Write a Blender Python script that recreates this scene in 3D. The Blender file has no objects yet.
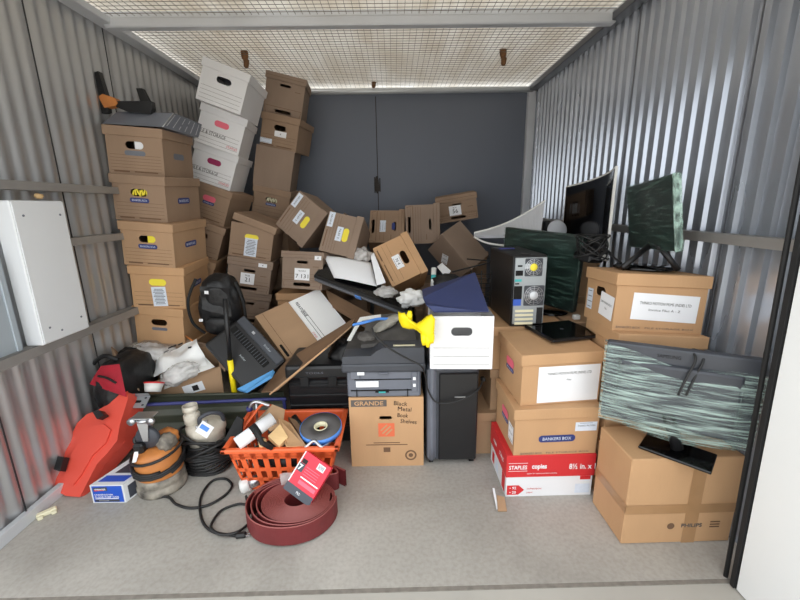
import bpy, bmesh, math, random
from mathutils import Vector, Matrix, Euler, noise
random.seed(7)
S = bpy.context.scene
COL = S.collection
PI = math.pi

# ------------------------------------------------------------------ camera
F, PITCH, YAW, ROLL, EYE = 389.06, .2372, .0122, -.0154, 1.3615
fw = Vector((math.sin(YAW)*math.cos(PITCH), math.cos(YAW)*math.cos(PITCH), -math.sin(PITCH)))
r0 = Vector((math.cos(YAW), -math.sin(YAW), 0)); u0 = r0.cross(fw)
R_ = math.cos(ROLL)*r0 + math.sin(ROLL)*u0
U_ = -math.sin(ROLL)*r0 + math.cos(ROLL)*u0
O_ = Vector((0, 0, EYE))
cd = bpy.data.cameras.new('camera'); cam = bpy.data.objects.new('camera', cd); COL.objects.link(cam)
cd.sensor_width = 36; cd.lens = F*36/800; cd.clip_start = .02
cam.matrix_world = Matrix(((R_.x, U_.x, -fw.x, 0), (R_.y, U_.y, -fw.y, 0), (R_.z, U_.z, -fw.z, EYE), (0, 0, 0, 1)))
S.camera = cam
def ray(px, py): return fw*F + R_*(px-400) - U_*(py-300)
def aY(px, py, Y): d = ray(px, py); return O_ + d*(Y/d.y)          # where a line of sight meets a depth, a height, a side wall
def aZ(px, py, Z): d = ray(px, py); return O_ + d*((Z-EYE)/d.z)
def aX(px, py, X): d = ray(px, py); return O_ + d*(X/d.x)

# ------------------------------------------------------------------ materials
def lin(c):
    return tuple(((x/255)/12.92 if x/255 <= .04045 else ((x/255+.055)/1.055)**2.4) for x in c) + (1,)
MATS = {}
def mat(name, c, rough=.6, metal=0, var=.0, scale=6, bump=0, bscale=60, stretch=(1, 1, 1), c2=None, spec=.5, coat=0):
    if name in MATS: return MATS[name]
    m = bpy.data.materials.new(name); m.use_nodes = True
    N = m.node_tree.nodes; L = m.node_tree.links; b = N['Principled BSDF']
    b.inputs['Base Color'].default_value = lin(c); b.inputs['Roughness'].default_value = rough
    b.inputs['Metallic'].default_value = metal; b.inputs['Specular IOR Level'].default_value = spec
    b.inputs['Coat Weight'].default_value = coat
    if var or c2 or bump:
        tc = N.new('ShaderNodeTexCoord'); mp = N.new('ShaderNodeMapping'); mp.inputs['Scale'].default_value = stretch
        L.new(tc.outputs['Object'], mp.inputs['Vector'])
    if var or c2:
        n = N.new('ShaderNodeTexNoise'); n.inputs['Scale'].default_value = scale; n.inputs['Detail'].default_value = 6
        L.new(mp.outputs['Vector'], n.inputs['Vector'])
        cr = N.new('ShaderNodeValToRGB'); cr.color_ramp.elements[0].position = .3; cr.color_ramp.elements[1].position = .7
        a = lin(c); k = c2 and lin(c2)
        cr.color_ramp.elements[0].color = k if k else tuple(x*(1-var) for x in a[:3])+(1,)
        cr.color_ramp.elements[1].color = a if k else tuple(min(1, x*(1+var)) for x in a[:3])+(1,)
        L.new(n.outputs['Fac'], cr.inputs['Fac']); L.new(cr.outputs['Color'], b.inputs['Base Color'])
    if bump:
        n2 = N.new('ShaderNodeTexNoise'); n2.inputs['Scale'].default_value = bscale; n2.inputs['Detail'].default_value = 4
        L.new(mp.outputs['Vector'], n2.inputs['Vector'])
        bp = N.new('ShaderNodeBump'); bp.inputs['Strength'].default_value = bump; bp.inputs['Distance'].default_value = .01
        L.new(n2.outputs['Fac'], bp.inputs['Height']); L.new(bp.outputs['Normal'], b.inputs['Normal'])
    MATS[name] = m; return m
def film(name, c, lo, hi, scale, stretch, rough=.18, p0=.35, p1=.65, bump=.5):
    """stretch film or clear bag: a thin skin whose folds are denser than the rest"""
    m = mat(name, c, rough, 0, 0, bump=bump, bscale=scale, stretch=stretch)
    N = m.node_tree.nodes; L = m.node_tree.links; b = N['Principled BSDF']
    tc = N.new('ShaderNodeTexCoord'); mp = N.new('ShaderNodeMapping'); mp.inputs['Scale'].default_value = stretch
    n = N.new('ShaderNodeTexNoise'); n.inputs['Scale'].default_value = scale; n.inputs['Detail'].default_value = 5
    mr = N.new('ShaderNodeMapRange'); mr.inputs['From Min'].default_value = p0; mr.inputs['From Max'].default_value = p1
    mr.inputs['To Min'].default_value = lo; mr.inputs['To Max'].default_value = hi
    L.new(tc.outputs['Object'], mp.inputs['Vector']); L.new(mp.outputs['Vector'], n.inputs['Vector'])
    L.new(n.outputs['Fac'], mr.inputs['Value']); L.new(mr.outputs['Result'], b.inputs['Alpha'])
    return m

mat('card_a', (174, 141, 109), .75, 0, .10, 5, .08, 90, (1, 1, .3))
mat('card_b', (150, 125, 103), .78, 0, .10, 5, .08, 90, (1, 1, .3))  # darker copy of the brown board, shade of the deeper stacks painted in
mat('card_c', (142, 122, 106), .8, 0, .08, 5, .08, 90, (1, 1, .3))  # greyer board, also painted dark for boxes deep in shade
mat('card_light', (190, 150, 110), .72, 0, .08, 5, .08, 90, (1, 1, .3))  # paler copy of the same board, brightness of lit boxes painted in
mat('card_white', (226, 226, 228), .6, 0, .03, 4)
mat('card_bright', (248, 248, 247), .5)
mat('card_dark', (120, 92, 68), .8, 0, .12, 6)
mat('print_brown', (112, 84, 62), .8)
mat('print_grey', (95, 88, 84), .8)
mat('print_black', (28, 26, 26), .7)
mat('print_blue', (46, 58, 118), .6)
mat('print_red', (205, 44, 48), .55)
mat('print_pink', (232, 108, 128), .6)
mat('print_magenta', (150, 30, 84), .6)
mat('print_orange', (222, 110, 74), .7)
mat('paper', (236, 237, 240), .6, 0, .02, 8)
mat('paper_tint', (214, 222, 234), .6, 0, .04, 60)
mat('yellow_paper', (240, 222, 66), .6)
mat('yellow', (250, 226, 20), .5, 0, .06, 12, .3, 40)
mat('void', (10, 9, 9), .9)
mat('black_plastic', (24, 24, 26), .42, 0, .15, 10, .05, 200)
mat('black_gloss', (8, 8, 10), .12)
mat('black_matte', (22, 22, 23), .75, 0, .2, 20)
mat('nylon', (20, 20, 22), .5, 0, .25, 14, .8, 14)
mat('rubber_cord', (26, 26, 27), .5)
mat('grey_plastic', (106, 110, 120), .5, 0, .08, 10)
mat('grey_dark', (62, 65, 72), .5, 0, .1, 10)
mat('grey_dust', (82, 79, 76), .8, 0, .3, 9)
mat('steel', (196, 198, 202), .3, .9, .05, 12)
mat('steel_light', (160, 166, 170), .42, .5, .05, 12)
mat('galv', (150, 152, 156), .38, .85, .08, 5)
mat('red_case', (222, 82, 66), .45, 0, .05, 3)
mat('red_cloth', (160, 24, 42), .8, 0, .12, 20)
mat('orange_plastic', (234, 104, 56), .4, 0, .04, 4)
mat('orange_paint', (214, 136, 68), .5, 0, 0, 9, c2=(178, 112, 60))
mat('dirty_metal', (172, 164, 150), .6, .1, 0, 17, c2=(66, 62, 58))
mat('pvc', (222, 216, 202), .45, 0, 0, 14, c2=(168, 158, 142))
mat('olive', (66, 70, 58), .45, 0, .1, 4)
mat('blue_rim', (58, 62, 122), .45)
mat('hose', (108, 36, 38), .62, 0, .12, 14, .15, 60)
mat('hose_edge', (142, 76, 72), .6)
mat('white_paint', (222, 225, 228), .45, 0, .02, 3)
mat('white_door', (228, 230, 230), .4, 0, .015, 3)
mat('white_plastic', (226, 226, 222), .4)
mat('grey_white_shell', (196, 199, 205), .4)
mat('navy', (44, 54, 96), .5, 0, .06, 5)
mat('tape_blue', (78, 138, 220), .4)
mat('tape_grey', (92, 90, 90), .5, 0, .06, 30)
mat('tape_brown', (166, 128, 90), .28, 0, .08, 10)
mat('wood', (222, 186, 134), .6, 0, .06, 14, stretch=(1, 8, 1))
mat('sky_blue_foam', (96, 164, 222), .55)
mat('box_blue', (34, 84, 190), .45)
mat('card_red', (222, 44, 66), .4, 0, .08, 12)
mat('card_grey', (64, 68, 78), .4)
mat('screen', (6, 6, 8), .08)
mat('wrapped_dark', (22, 34, 32), .35)
mat('teal', (60, 170, 170), .5)
mat('port_blue', (50, 90, 190), .5)
mat('cream', (228, 222, 190), .5)
mat('rust', (112, 78, 48), .8, 0, .3, 40)
mat('cloth_grey', (150, 146, 136), .85, 0, .2, 20)
film('wrap_h', (196, 220, 212), .05, .78, 20, (.35, 6, .5), .12, .43, .70, .9)  # pale streaks are denser folds with their white highlights painted in
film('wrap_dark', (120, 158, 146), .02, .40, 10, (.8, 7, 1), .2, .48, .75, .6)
film('wrap_glint', (176, 204, 192), .12, .85, 30, (1, 1, 1.5), .2, .4, .7, .8)  # pale patches painted in as glitter on the film
film('clear_bag', (230, 228, 226), .2, .75, 9, (1, 1, 1), .15, .3, .7, .25)

# ------------------------------------------------------------------ mesh builder
def bevbox(sx, sy, sz, bev, seg=1):
    bm = bmesh.new(); bmesh.ops.create_cube(bm, size=1)
    bmesh.ops.scale(bm, vec=(sx, sy, sz), verts=bm.verts)
    if bev: bmesh.ops.bevel(bm, geom=bm.edges[:], offset=bev, segments=seg, affect='EDGES', profile=.5)
    bm.verts.index_update()
    v = [x.co.copy() for x in bm.verts]; f = [[q.index for q in p.verts] for p in bm.faces]; bm.free()
    return v, f
def spline(pts, n=8, closed=False):
    P = [Vector(p) for p in pts]; out = []; k = len(P)
    rng = range(k if closed else k-1)
    for i in rng:
        g = (lambda j: P[j % k]) if closed else (lambda j: P[max(0, min(k-1, j))])
        a, b, c, d = g(i-1), g(i), g(i+1), g(i+2)
        for s in range(n):
            t = s/n
            out.append(.5*((2*b)+(c-a)*t+(2*a-5*b+4*c-d)*t*t+(3*b-a-3*c+d)*t**3))
    if not closed: out.append(P[-1].copy())
    return out
class MB:
    def __init__(s): s.v = []; s.f = []; s.m = []; s.s = []
    def add(s, v, f, mi=0, M=None, smooth=False):
        o = len(s.v); s.v += [(M @ Vector(p)) if M else Vector(p) for p in v]
        for q in f: s.f.append([o+i for i in q]); s.m.append(mi); s.s.append(smooth)
        return s
    def box(s, c, size, mi=0, M=None, bev=0, rot=None, seg=1):
        v, f = bevbox(*size, bev, seg); T = Matrix.Translation(c)
        if rot: T = T @ Euler(rot).to_matrix().to_4x4()
        return s.add(v, f, mi, (M @ T) if M else T, smooth=False)
    def prism(s, poly, d0, d1, mi=0, M=None):
        """poly in (x,z), extruded along y from d0 to d1"""
        n = len(poly); v = [(x, d0, z) for x, z in poly]+[(x, d1, z) for x, z in poly]
        f = [list(range(n)), list(range(2*n-1, n-1, -1))]+[[i, (i+1) % n, n+(i+1) % n, n+i] for i in range(n)]
        return s.add(v, f, mi, M)
    def slab(s, q, th, mi=0, mi2=None):
        """plate of thickness th with the given corner loop as its face"""
        q = [Vector(p) for p in q]; n = len(q)
        nv = sum(((q[i]-q[0]).cross(q[(i+1) % n]-q[0]) for i in range(1, n-1)), Vector()).normalized()
        v = q+[p-nv*th for p in q]
        s.add(v, [list(range(n)), list(range(2*n-1, n-1, -1))], mi)
        return s.add(v, [[i, (i+1) % n, n+(i+1) % n, n+i] for i in range(n)], mi if mi2 is None else mi2)
    def tube(s, pts, r, mi=0, seg=8, closed=False, M=None):
        P = [Vector(p) for p in pts]; n = len(P); v = []; f = []
        t0 = (P[1]-P[0]).normalized(); a = t0.orthogonal().normalized()
        for i in range(n):
            t = (P[(i+1) % n]-P[i-1] if closed else P[min(i+1, n-1)]-P[max(i-1, 0)])
            t = t.normalized() if t.length > 1e-9 else t0
            a = (a - t*a.dot(t)); a = a.normalized() if a.length > 1e-6 else t.orthogonal().normalized(); b = t.cross(a)
            rr = r[i] if isinstance(r, (list, tuple)) else r
            for k in range(seg): v.append(P[i]+(a*math.cos(2*PI*k/seg)+b*math.sin(2*PI*k/seg))*rr)
        for i in range(n if closed else n-1):
            for k in range(seg):
                j = (i+1) % n; f.append([i*seg+k, i*seg+(k+1) % seg, j*seg+(k+1) % seg, j*seg+k])
        if not closed: f += [list(range(seg-1, -1, -1)), list(range((n-1)*seg, n*seg))]
        return s.add(v, f, mi, M, True)
    def lathe(s, prof, c=(0, 0, 0), mi=0, seg=32, M=None, smooth=True):
        v = []; f = []; n = len(prof)
        for k in range(seg):
            a = 2*PI*k/seg
            for r, z in prof: v.append((c[0]+r*math.cos(a), c[1]+r*math.sin(a), c[2]+z))
        for k in range(seg):
            j = (k+1) % seg
            for i in range(n-1): f.append([k*n+i, j*n+i, j*n+i+1, k*n+i+1])
        return s.add(v, f, mi, M, smooth)
    def ell(s, w, h, mi, M, n=24, sq=None):
        """flat stadium w x h centred at the origin of M, in its xy plane"""
        r = min(w, h)/2 if sq is None else sq; pts = []
        for cx, cy, a0 in ((w/2-r, h/2-r, 0), (-w/2+r, h/2-r, PI/2), (-w/2+r, -h/2+r, PI), (w/2-r, -h/2+r, 1.5*PI)):
            for k in range(n//4+1):
                a = a0+k*(PI/2)/(n//4); pts.append((cx+r*math.cos(a), cy+r*math.sin(a), 0))
        return s.add(pts, [list(range(len(pts)))], mi, M)
    def rect(s, u, v, w, h, mi, M, rot=0):
        c, q = math.cos(rot), math.sin(rot)
        return s.add([(u+x*c-y*q, v+x*q+y*c, 0) for x, y in ((-w/2, -h/2), (w/2, -h/2), (w/2, h/2), (-w/2, h/2))], [[0, 1, 2, 3]], mi, M)
    def text(s, txt, u, v, size, mi, M, rot=0, width=None, bold=0, align='CENTER'):
        vs, fs, (x0, x1) = glyphs(txt, bold)
        k = size; kx = size if not width else width/(x1-x0)
        off = -(x0+x1)/2 if align == 'CENTER' else -x0
        T = M @ Matrix.Translation((u, v, .0006)) @ Matrix.Rotation(rot, 4, 'Z')
        return s.add([((p[0]+off)*kx, (p[1]-.35)*k, 0) for p in vs], fs, mi, T)
    def build(s, name, mats, parent=None, smooth=None):
        me = bpy.data.meshes.new(name); me.from_pydata([tuple(p) for p in s.v], [], s.f)
        for m in (mats if isinstance(mats, (list, tuple)) else [mats]): me.materials.append(MATS[m])
        for p, mi, sm in zip(me.polygons, s.m, s.s): p.material_index = mi; p.use_smooth = sm if smooth is None else smooth
        bm = bmesh.new(); bm.from_mesh(me)
        bmesh.ops.recalc_face_normals(bm, faces=bm.faces); bm.to_mesh(me); bm.free()
        o = bpy.data.objects.new(name, me); COL.objects.link(o)
        if parent: o.parent = parent
        return o
GL = {}
def glyphs(txt, bold):
    if (txt, bold) not in GL:
        cu = bpy.data.curves.new('t', 'FONT'); cu.body = txt; cu.size = 1; cu.resolution_u = 2; cu.offset = bold
        ob = bpy.data.objects.new('t', cu); COL.objects.link(ob)
        dg = bpy.context.evaluated_depsgraph_get(); dg.update()
        me = bpy.data.meshes.new_from_object(ob.evaluated_get(dg))
        v = [tuple(p.co) for p in me.vertices]; f = [list(p.vertices) for p in me.polygons]
        bpy.data.objects.remove(ob); bpy.data.curves.remove(cu); bpy.data.meshes.remove(me)
        xs = [p[0] for p in v] or [0, 1]; GL[(txt, bold)] = (v, f, (min(xs), max(xs)))
    return GL[(txt, bold)]
def tag(o, label=None, cat=None, group=None, kind=None):
    if label: o['label'] = label
    if cat: o['category'] = cat
    if group: o['group'] = group
    if kind: o['kind'] = kind
    return o
def thing(name, label, cat, loc=(0, 0, 0), rot=(0, 0, 0), group=None, M=None):
    o = bpy.data.objects.new(name, None); COL.objects.link(o); o.empty_display_size = .05
    if M is not None: o.matrix_world = M
    else: o.location = loc; o.rotation_euler = rot
    return tag(o, label, cat, group)
def struct(name, mb, mats): return tag(mb.build(name, mats), kind='structure')
def frame(o, a, b):
    """frame with origin o, x towards a, y towards b (squared up), z out of the face"""
    o, a, b = Vector(o), Vector(a), Vector(b); x = (a-o).normalized(); z = x.cross(b-o).normalized(); y = z.cross(x)
    M = Matrix((x, y, z)).transposed().to_4x4(); M.translation = o
    return M, (a-o).length, (b-o).dot(y)
def face(w, W, D, H, off=.0012):
    """frame on one face of a box standing on the origin: u to the right, v up, seen from outside"""
    A = {'F': ((1, 0, 0), (0, 0, 1), (0, -D/2-off, 0)), 'K': ((-1, 0, 0), (0, 0, 1), (0, D/2+off, 0)),
         'R': ((0, 1, 0), (0, 0, 1), (W/2+off, 0, 0)), 'L': ((0, -1, 0), (0, 0, 1), (-W/2-off, 0, 0)),
         'T': ((1, 0, 0), (0, 1, 0), (0, 0, H+off)), 'B': ((1, 0, 0), (0, -1, 0), (0, 0, -off))}[w]
    x, y = Vector(A[0]), Vector(A[1]); M = Matrix((x, y, x.cross(y))).transposed().to_4x4(); M.translation = A[2]
    return M
def blob(c, size, n=3, amp=.15, sc=4, seed=0, flat=0):
    bm = bmesh.new(); bmesh.ops.create_icosphere(bm, subdivisions=n, radius=1)
    v = []
    for p in bm.verts:
        d = p.co.normalized(); k = 1+amp*noise.noise(d*sc+Vector((seed, 0, 0)))+amp*.5*noise.noise(d*sc*2.7+Vector((0, seed, 0)))
        q = d*k
        if flat: q = Vector([math.copysign(abs(t)**flat, t) for t in q])
        v.append((c[0]+q.x*size[0], c[1]+q.y*size[1], c[2]+q.z*size[2]))
    bm.verts.index_update(); f = [[x.index for x in p.verts] for p in bm.faces]; bm.free()
    return v, f
def sheet(q, n=14, amp=.01, sc=6, seed=0, sag=0):
    q = [Vector(p) for p in q]; v = []; f = []
    nv = (q[1]-q[0]).cross(q[3]-q[0]).normalized()
    for i in range(n+1):
        for j in range(n+1):
            a, b = i/n, j/n
            p = q[0].lerp(q[1], a).lerp(q[3].lerp(q[2], a), b)
            v.append(p+nv*(amp*noise.noise(p*sc+Vector((seed, seed, 0)))+sag*math.sin(PI*a)*math.sin(PI*b)))
    for i in range(n):
        for j in range(n): k = i*(n+1)+j; f.append([k, k+1, k+n+2, k+n+1])
    return v, f

# ------------------------------------------------------------------ the room
XL, XR, YB, ZT, YF = -1.689, 1.361, 4.046, 2.43, 1.13
def metal(name, c, rough, met):
    m = mat(name, c, rough, met)
    N = m.node_tree.nodes; L = m.node_tree.links; b = N['Principled BSDF']
    tc = N.new('ShaderNodeTexCoord'); n = N.new('ShaderNodeTexNoise'); n.inputs['Scale'].default_value = 3; n.inputs['Detail'].default_value = 5
    mp = N.new('ShaderNodeMapping'); mp.inputs['Scale'].default_value = (1, 1, .25)
    L.new(tc.outputs['Object'], mp.inputs[0]); L.new(mp.outputs[0], n.inputs['Vector'])
    mr = N.new('ShaderNodeMapRange'); mr.inputs['To Min'].default_value = rough-.07; mr.inputs['To Max'].default_value = rough+.09
    L.new(n.outputs['Fac'], mr.inputs['Value']); L.new(mr.outputs['Result'], b.inputs['Roughness'])
    cr = N.new('ShaderNodeValToRGB'); a = lin(c)
    cr.color_ramp.elements[0].color = tuple(x*.86 for x in a[:3])+(1,); cr.color_ramp.elements[1].color = a
    L.new(n.outputs['Fac'], cr.inputs['Fac']); L.new(cr.outputs['Color'], b.inputs['Base Color'])
    return m
metal('wall_metal', (190, 196, 206), .25, .62)
metal('wall_metal_soft', (200, 201, 202), .34, .72)
metal('back_panel', (108, 114, 126), .55, .15)
mat('back_dirt', (52, 48, 46), .85, 0, .2, 30)
def corrugated(x, inward, y0, y1, z0, z1, pitch, amp, soft=False):
    prof = [(0, 0), (.30, 0), (.42, 1), (.62, 1), (.74, 0)] if not soft else [(i/12, .5-.5*math.cos(2*PI*i/12)) for i in range(12)]
    pts = []; y = y0; k = 0
    while y < y1:
        for t, h in prof:
            yy = y+t*pitch
            if yy <= y1: pts.append((yy, h*amp))
        y += pitch
    mb = MB(); n = len(pts)
    v = [(x-inward*(amp-h), yy, z) for z in (z0, z1) for yy, h in pts]
    mb.add(v, [[i, i+1, n+i+1, n+i] for i in range(n-1)], smooth=soft)
    return mb
struct('wall_left', corrugated(XL, 1, YF, YB, 0, ZT, .081, .013, True), 'wall_metal_soft')
struct('wall_right', corrugated(XR, -1, YF, YB, 0, ZT, .0815, .016), 'wall_metal')
mb = MB().box(((XL+XR)/2, YB+.02, ZT/2), (XR-XL+.1, .04, ZT))
struct('wall_back', mb, 'back_panel')
x = aY(377, 150, YB).x
struct('trim_1', MB().box((x, YB-.001, 1.2), (.008, .004, 2.35)), 'back_dirt')                     # seam of the back panel
v, f = blob((aY(377, 185, YB).x, YB-.002, aY(377, 185, YB).z), (.022, .002, .085), 2, .35, 3)
struct('trim_2', MB().add(v, f).box((x-.03, YB-.004, aY(377, 185, YB).z), (.012, .006, .15)).box((x+.02, YB-.004, aY(377, 185, YB).z), (.012, .006, .13)), 'back_dirt')
# concrete
def concrete():
    m = mat('concrete', (168, 163, 154), .62)
    N = m.node_tree.nodes; L = m.node_tree.links; b = N['Principled BSDF']
    tc = N.new('ShaderNodeTexCoord')
    def nz(sc, det, dist=0):
        n = N.new('ShaderNodeTexNoise'); n.inputs['Scale'].default_value = sc; n.inputs['Detail'].default_value = det; n.inputs['Distortion'].default_value = dist
        L.new(tc.outputs['Object'], n.inputs['Vector']); return n
    a, c, d = nz(1.5, 10, .6), nz(60, 6), nz(140, 2)
    r1 = N.new('ShaderNodeValToRGB'); r1.color_ramp.elements[0].position = .34; r1.color_ramp.elements[1].position = .68
    r1.color_ramp.elements[0].color = lin((154, 150, 143)); r1.color_ramp.elements[1].color = lin((184, 180, 173))
    mx = N.new('ShaderNodeMix'); mx.data_type = 'RGBA'; mx.blend_type = 'MULTIPLY'; mx.inputs[0].default_value = .5
    r2 = N.new('ShaderNodeValToRGB'); r2.color_ramp.elements[0].position = .32; r2.color_ramp.elements[1].position = .6
    r2.color_ramp.elements[0].color = lin((222, 220, 216)); r2.color_ramp.elements[1].color = (1, 1, 1, 1)
    L.new(a.outputs['Fac'], r1.inputs['Fac']); L.new(c.outputs['Fac'], r2.inputs['Fac'])
    L.new(r1.outputs['Color'], mx.inputs[6]); L.new(r2.outputs['Color'], mx.inputs[7]); L.new(mx.outputs[2], b.inputs['Base Color'])
    bp = N.new('ShaderNodeBump'); bp.inputs['Strength'].default_value = .06; bp.inputs['Distance'].default_value = .004
    L.new(d.outputs['Fac'], bp.inputs['Height']); L.new(bp.outputs['Normal'], b.inputs['Normal'])
concrete()
struct('floor', MB().box(((XL+XR)/2, (YB+1.142)/2, -.05), (XR-XL+.3, YB-1.142, .1)), 'concrete')
mat('joint', (124, 118, 110), .9, 0, .2, 30)
struct('trim_3', MB().box((0, 1.135, -.0515), (3.6, .018, .1)), 'joint')                            # joint at the threshold
mat('apron', (172, 168, 160), .8, 0, .06, 3)
struct('floor_outside', MB().box((0, 1.127-9, -.055), (30, 18, .1)), 'apron')
# ceiling: pale insulation above a wire mesh
def insulation():
    m = mat('insulation', (214, 200, 176), .55)
    N = m.node_tree.nodes; L = m.node_tree.links; b = N['Principled BSDF']
    tc = N.new('ShaderNodeTexCoord'); mp = N.new('ShaderNodeMapping'); mp.inputs['Scale'].default_value = (3, .7, 1)
    n = N.new('ShaderNodeTexNoise'); n.inputs['Scale'].default_value = 2.2; n.inputs['Detail'].default_value = 5
    L.new(tc.outputs['Object'], mp.inputs[0]); L.new(mp.outputs[0], n.inputs['Vector'])
    cr = N.new('ShaderNodeValToRGB'); cr.color_ramp.elements[0].position = .35; cr.color_ramp.elements[1].position = .7
    cr.color_ramp.elements[0].color = lin((204, 194, 178)); cr.color_ramp.elements[1].color = lin((230, 226, 218))
    L.new(n.outputs['Fac'], cr.inputs['Fac']); L.new(cr.outputs['Color'], b.inputs['Base Color'])
    bp = N.new('ShaderNodeBump'); bp.inputs['Strength'].default_value = .4; bp.inputs['Distance'].default_value = .03
    L.new(n.outputs['Fac'], bp.inputs['Height']); L.new(bp.outputs['Normal'], b.inputs['Normal'])
insulation()
# translucency added to the blanket so sun and sky from above brighten the ceiling
m = MATS['insulation']; N = m.node_tree.nodes; L = m.node_tree.links
tr = N.new('ShaderNodeBsdfTranslucent'); mx = N.new('ShaderNodeMixShader'); mx.inputs[0].default_value = .115
src = N['Principled BSDF'].inputs['Base Color'].links[0].from_socket
L.new(src, tr.inputs['Color']); L.new(N['Principled BSDF'].outputs[0], mx.inputs[1]); L.new(tr.outputs[0], mx.inputs[2]); L.new(mx.outputs[0], N['Material Output'].inputs['Surface'])
struct('ceiling', MB().add([(XL-.2, YF-.15, ZT+.045), (XR+.2, YF-.15, ZT+.045), (XR+.2, YB+.15, ZT+.045), (XL-.2, YB+.15, ZT+.045)], [[0, 1, 2, 3]]), 'insulation')
mb = MB(); g = .042
k = 0
y = 1.5
while y < YB: mb.box(((XL+XR)/2, y, ZT+.016), (XR-XL, .0022, .0022)); y += g
x = XL+.05
while x < XR: mb.box((x, (YB+1.5)/2, ZT+.018), (.0022, YB-1.5, .0022)); x += g
mat('wire', (104, 96, 86), .5, .6)
struct('trim_4', mb, 'wire')
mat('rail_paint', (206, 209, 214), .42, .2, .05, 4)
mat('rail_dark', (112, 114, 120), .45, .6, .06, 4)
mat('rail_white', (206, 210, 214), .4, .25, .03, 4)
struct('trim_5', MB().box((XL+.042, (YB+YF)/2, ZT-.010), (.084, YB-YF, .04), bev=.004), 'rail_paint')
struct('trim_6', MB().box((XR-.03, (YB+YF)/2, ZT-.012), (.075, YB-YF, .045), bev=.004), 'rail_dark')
mb = MB(); mb.tube([(XL+.05, YB-.05, ZT-.022), (XR-.03, YB-.05, ZT-.022)], .026, 0, 12)
for i in range(6): mb.box((XL+.3+i*.5, YB-.077, ZT-.03), (.012, .006, .012))
struct('trim_7', mb, 'rail_white')
struct('trim_8', MB().box(((XL+XR)/2, 2.60, ZT-.02), (XR-XL-.08, .062, .05), bev=.006).box(((XL+XR)/2, 2.60, ZT+.01), (XR-XL-.08, .03, .06)), 'rail_paint')
struct('trim_9', MB().box((XR-.035, YB-.03, ZT/2), (.075, .05, ZT-.06), bev=.004), 'rail_paint')
mat('girt', (150, 147, 144), .5, .35, .08, 6)
def girt(name, x, sgn, z, y0, y1, h=.038):
    mb = MB().box((x+sgn*.005, (y0+y1)/2, z-h/2), (.01, y1-y0, h)).box((x-sgn*.02, (y0+y1)/2, z-.004), (.055, y1-y0, .008)).box((x-sgn*.02, (y0+y1)/2, z-h+.004), (.055, y1-y0, .008))
    struct(name, mb, 'girt')
girt('trim_10', XL+.055, 1, 1.4935, YF, YB-.06); girt('trim_11', XL+.055, 1, 1.228, 1.972, YB-.06); girt('trim_12', XL+.055, 1, .768, YF, YB-.06, .045)
girt('trim_13', XR-.055, -1, 1.2343, YF+.03, YB-.06); girt('trim_14', XR-.055, -1, .735, YF+.03, YB-.06, .045)
struct('baseboard_left', MB().box((XL+.02, (YF+YB)/2, .028), (.03, YB-YF-.05, .056), bev=.003), 'rail_white')
# panel seams of the side walls
mat('seam', (52, 53, 56), .6, .3)
for i, (xx, y) in enumerate(((XL+.0165, 2.0666), (XL+.0165, 2.591), (XL+.0165, 1.50), (XR-.021, 1.5818), (XR-.021, 2.36))):
    struct('trim_%d' % (15+i), MB().box((xx, y, ZT/2), (.003, .006 if i < 3 else .007, ZT-.08)), 'seam' if i < 3 else 'rail_dark')
# front: header above the opening, jamb, black seal and white door leaf
struct('wall_front', MB().box((0, YF-.12, 2.48), (6, .1, .84)).box((XL-.8, YF-.12, 1.3), (1.5, .1, 2.7)).box((XR+.85, YF-.12, 1.3), (1.4, .1, 2.7)), 'white_paint')
lean = -.033
def sheared(mb):
    for p in mb.v: p.x += lean*p.z
    return mb
struct('door_1', sheared(MB().box((1.207+.07, .80, 1.15), (.14, .60, 2.30), bev=.004)), 'white_door')
struct('trim_20', sheared(MB().box((1.209+.075, 1.110, 1.15), (.15, .016, 2.30)).box((1.206, 1.112, 1.15), (.008, .016, 2.30))), 'black_matte')
mb = sheared(MB().tube([(1.213, 1.150, .0), (1.213, 1.150, 2.3)], .0075, 0, 8))
struct('trim_21', mb, 'black_matte')
for z in (.16, 1.16):
    pass

# ------------------------------------------------------------------ boxes
NODE = {}
def holed_panel(W, H, y, holes, t=.005, mi=0, M=None, mb=None):
    bm = bmesh.new()
    def loop(pts):
        vs = [bm.verts.new(p) for p in pts]; return [bm.edges.new((vs[i], vs[(i+1) % len(vs)])) for i in range(len(vs))]
    E = loop([(-W/2, y, 0), (W/2, y, 0), (W/2, y, H), (-W/2, y, H)]); rims = []
    for cx, cz, w, h in holes:
        r = min(w, h)/2; pts = []
        for ax, az, a0 in ((w/2-r, h/2-r, 0), (-w/2+r, h/2-r, PI/2), (-w/2+r, -h/2+r, PI), (w/2-r, -h/2+r, 1.5*PI)):
            for k in range(5):
                a = a0+k*PI/8; p = (cx+ax+r*math.cos(a), y, cz+az+r*math.sin(a))
                if not pts or (Vector(p)-Vector(pts[-1])).length > 1e-5: pts.append(p)
        if (Vector(pts[0])-Vector(pts[-1])).length < 1e-5: pts.pop()
        E += loop(pts); rims.append(pts)
    bmesh.ops.triangle_fill(bm, use_beauty=True, edges=E)
    bm.verts.index_update()
    mb.add([p.co.copy() for p in bm.verts], [[q.index for q in p.verts] for p in bm.faces], mi, M); bm.free()
    for pts in rims:
        n = len(pts); mb.add(pts+[(p[0], p[1]+t, p[2]) for p in pts], [[i, (i+1) % n, n+(i+1) % n, n+i] for i in range(n)], mi, M)
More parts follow.
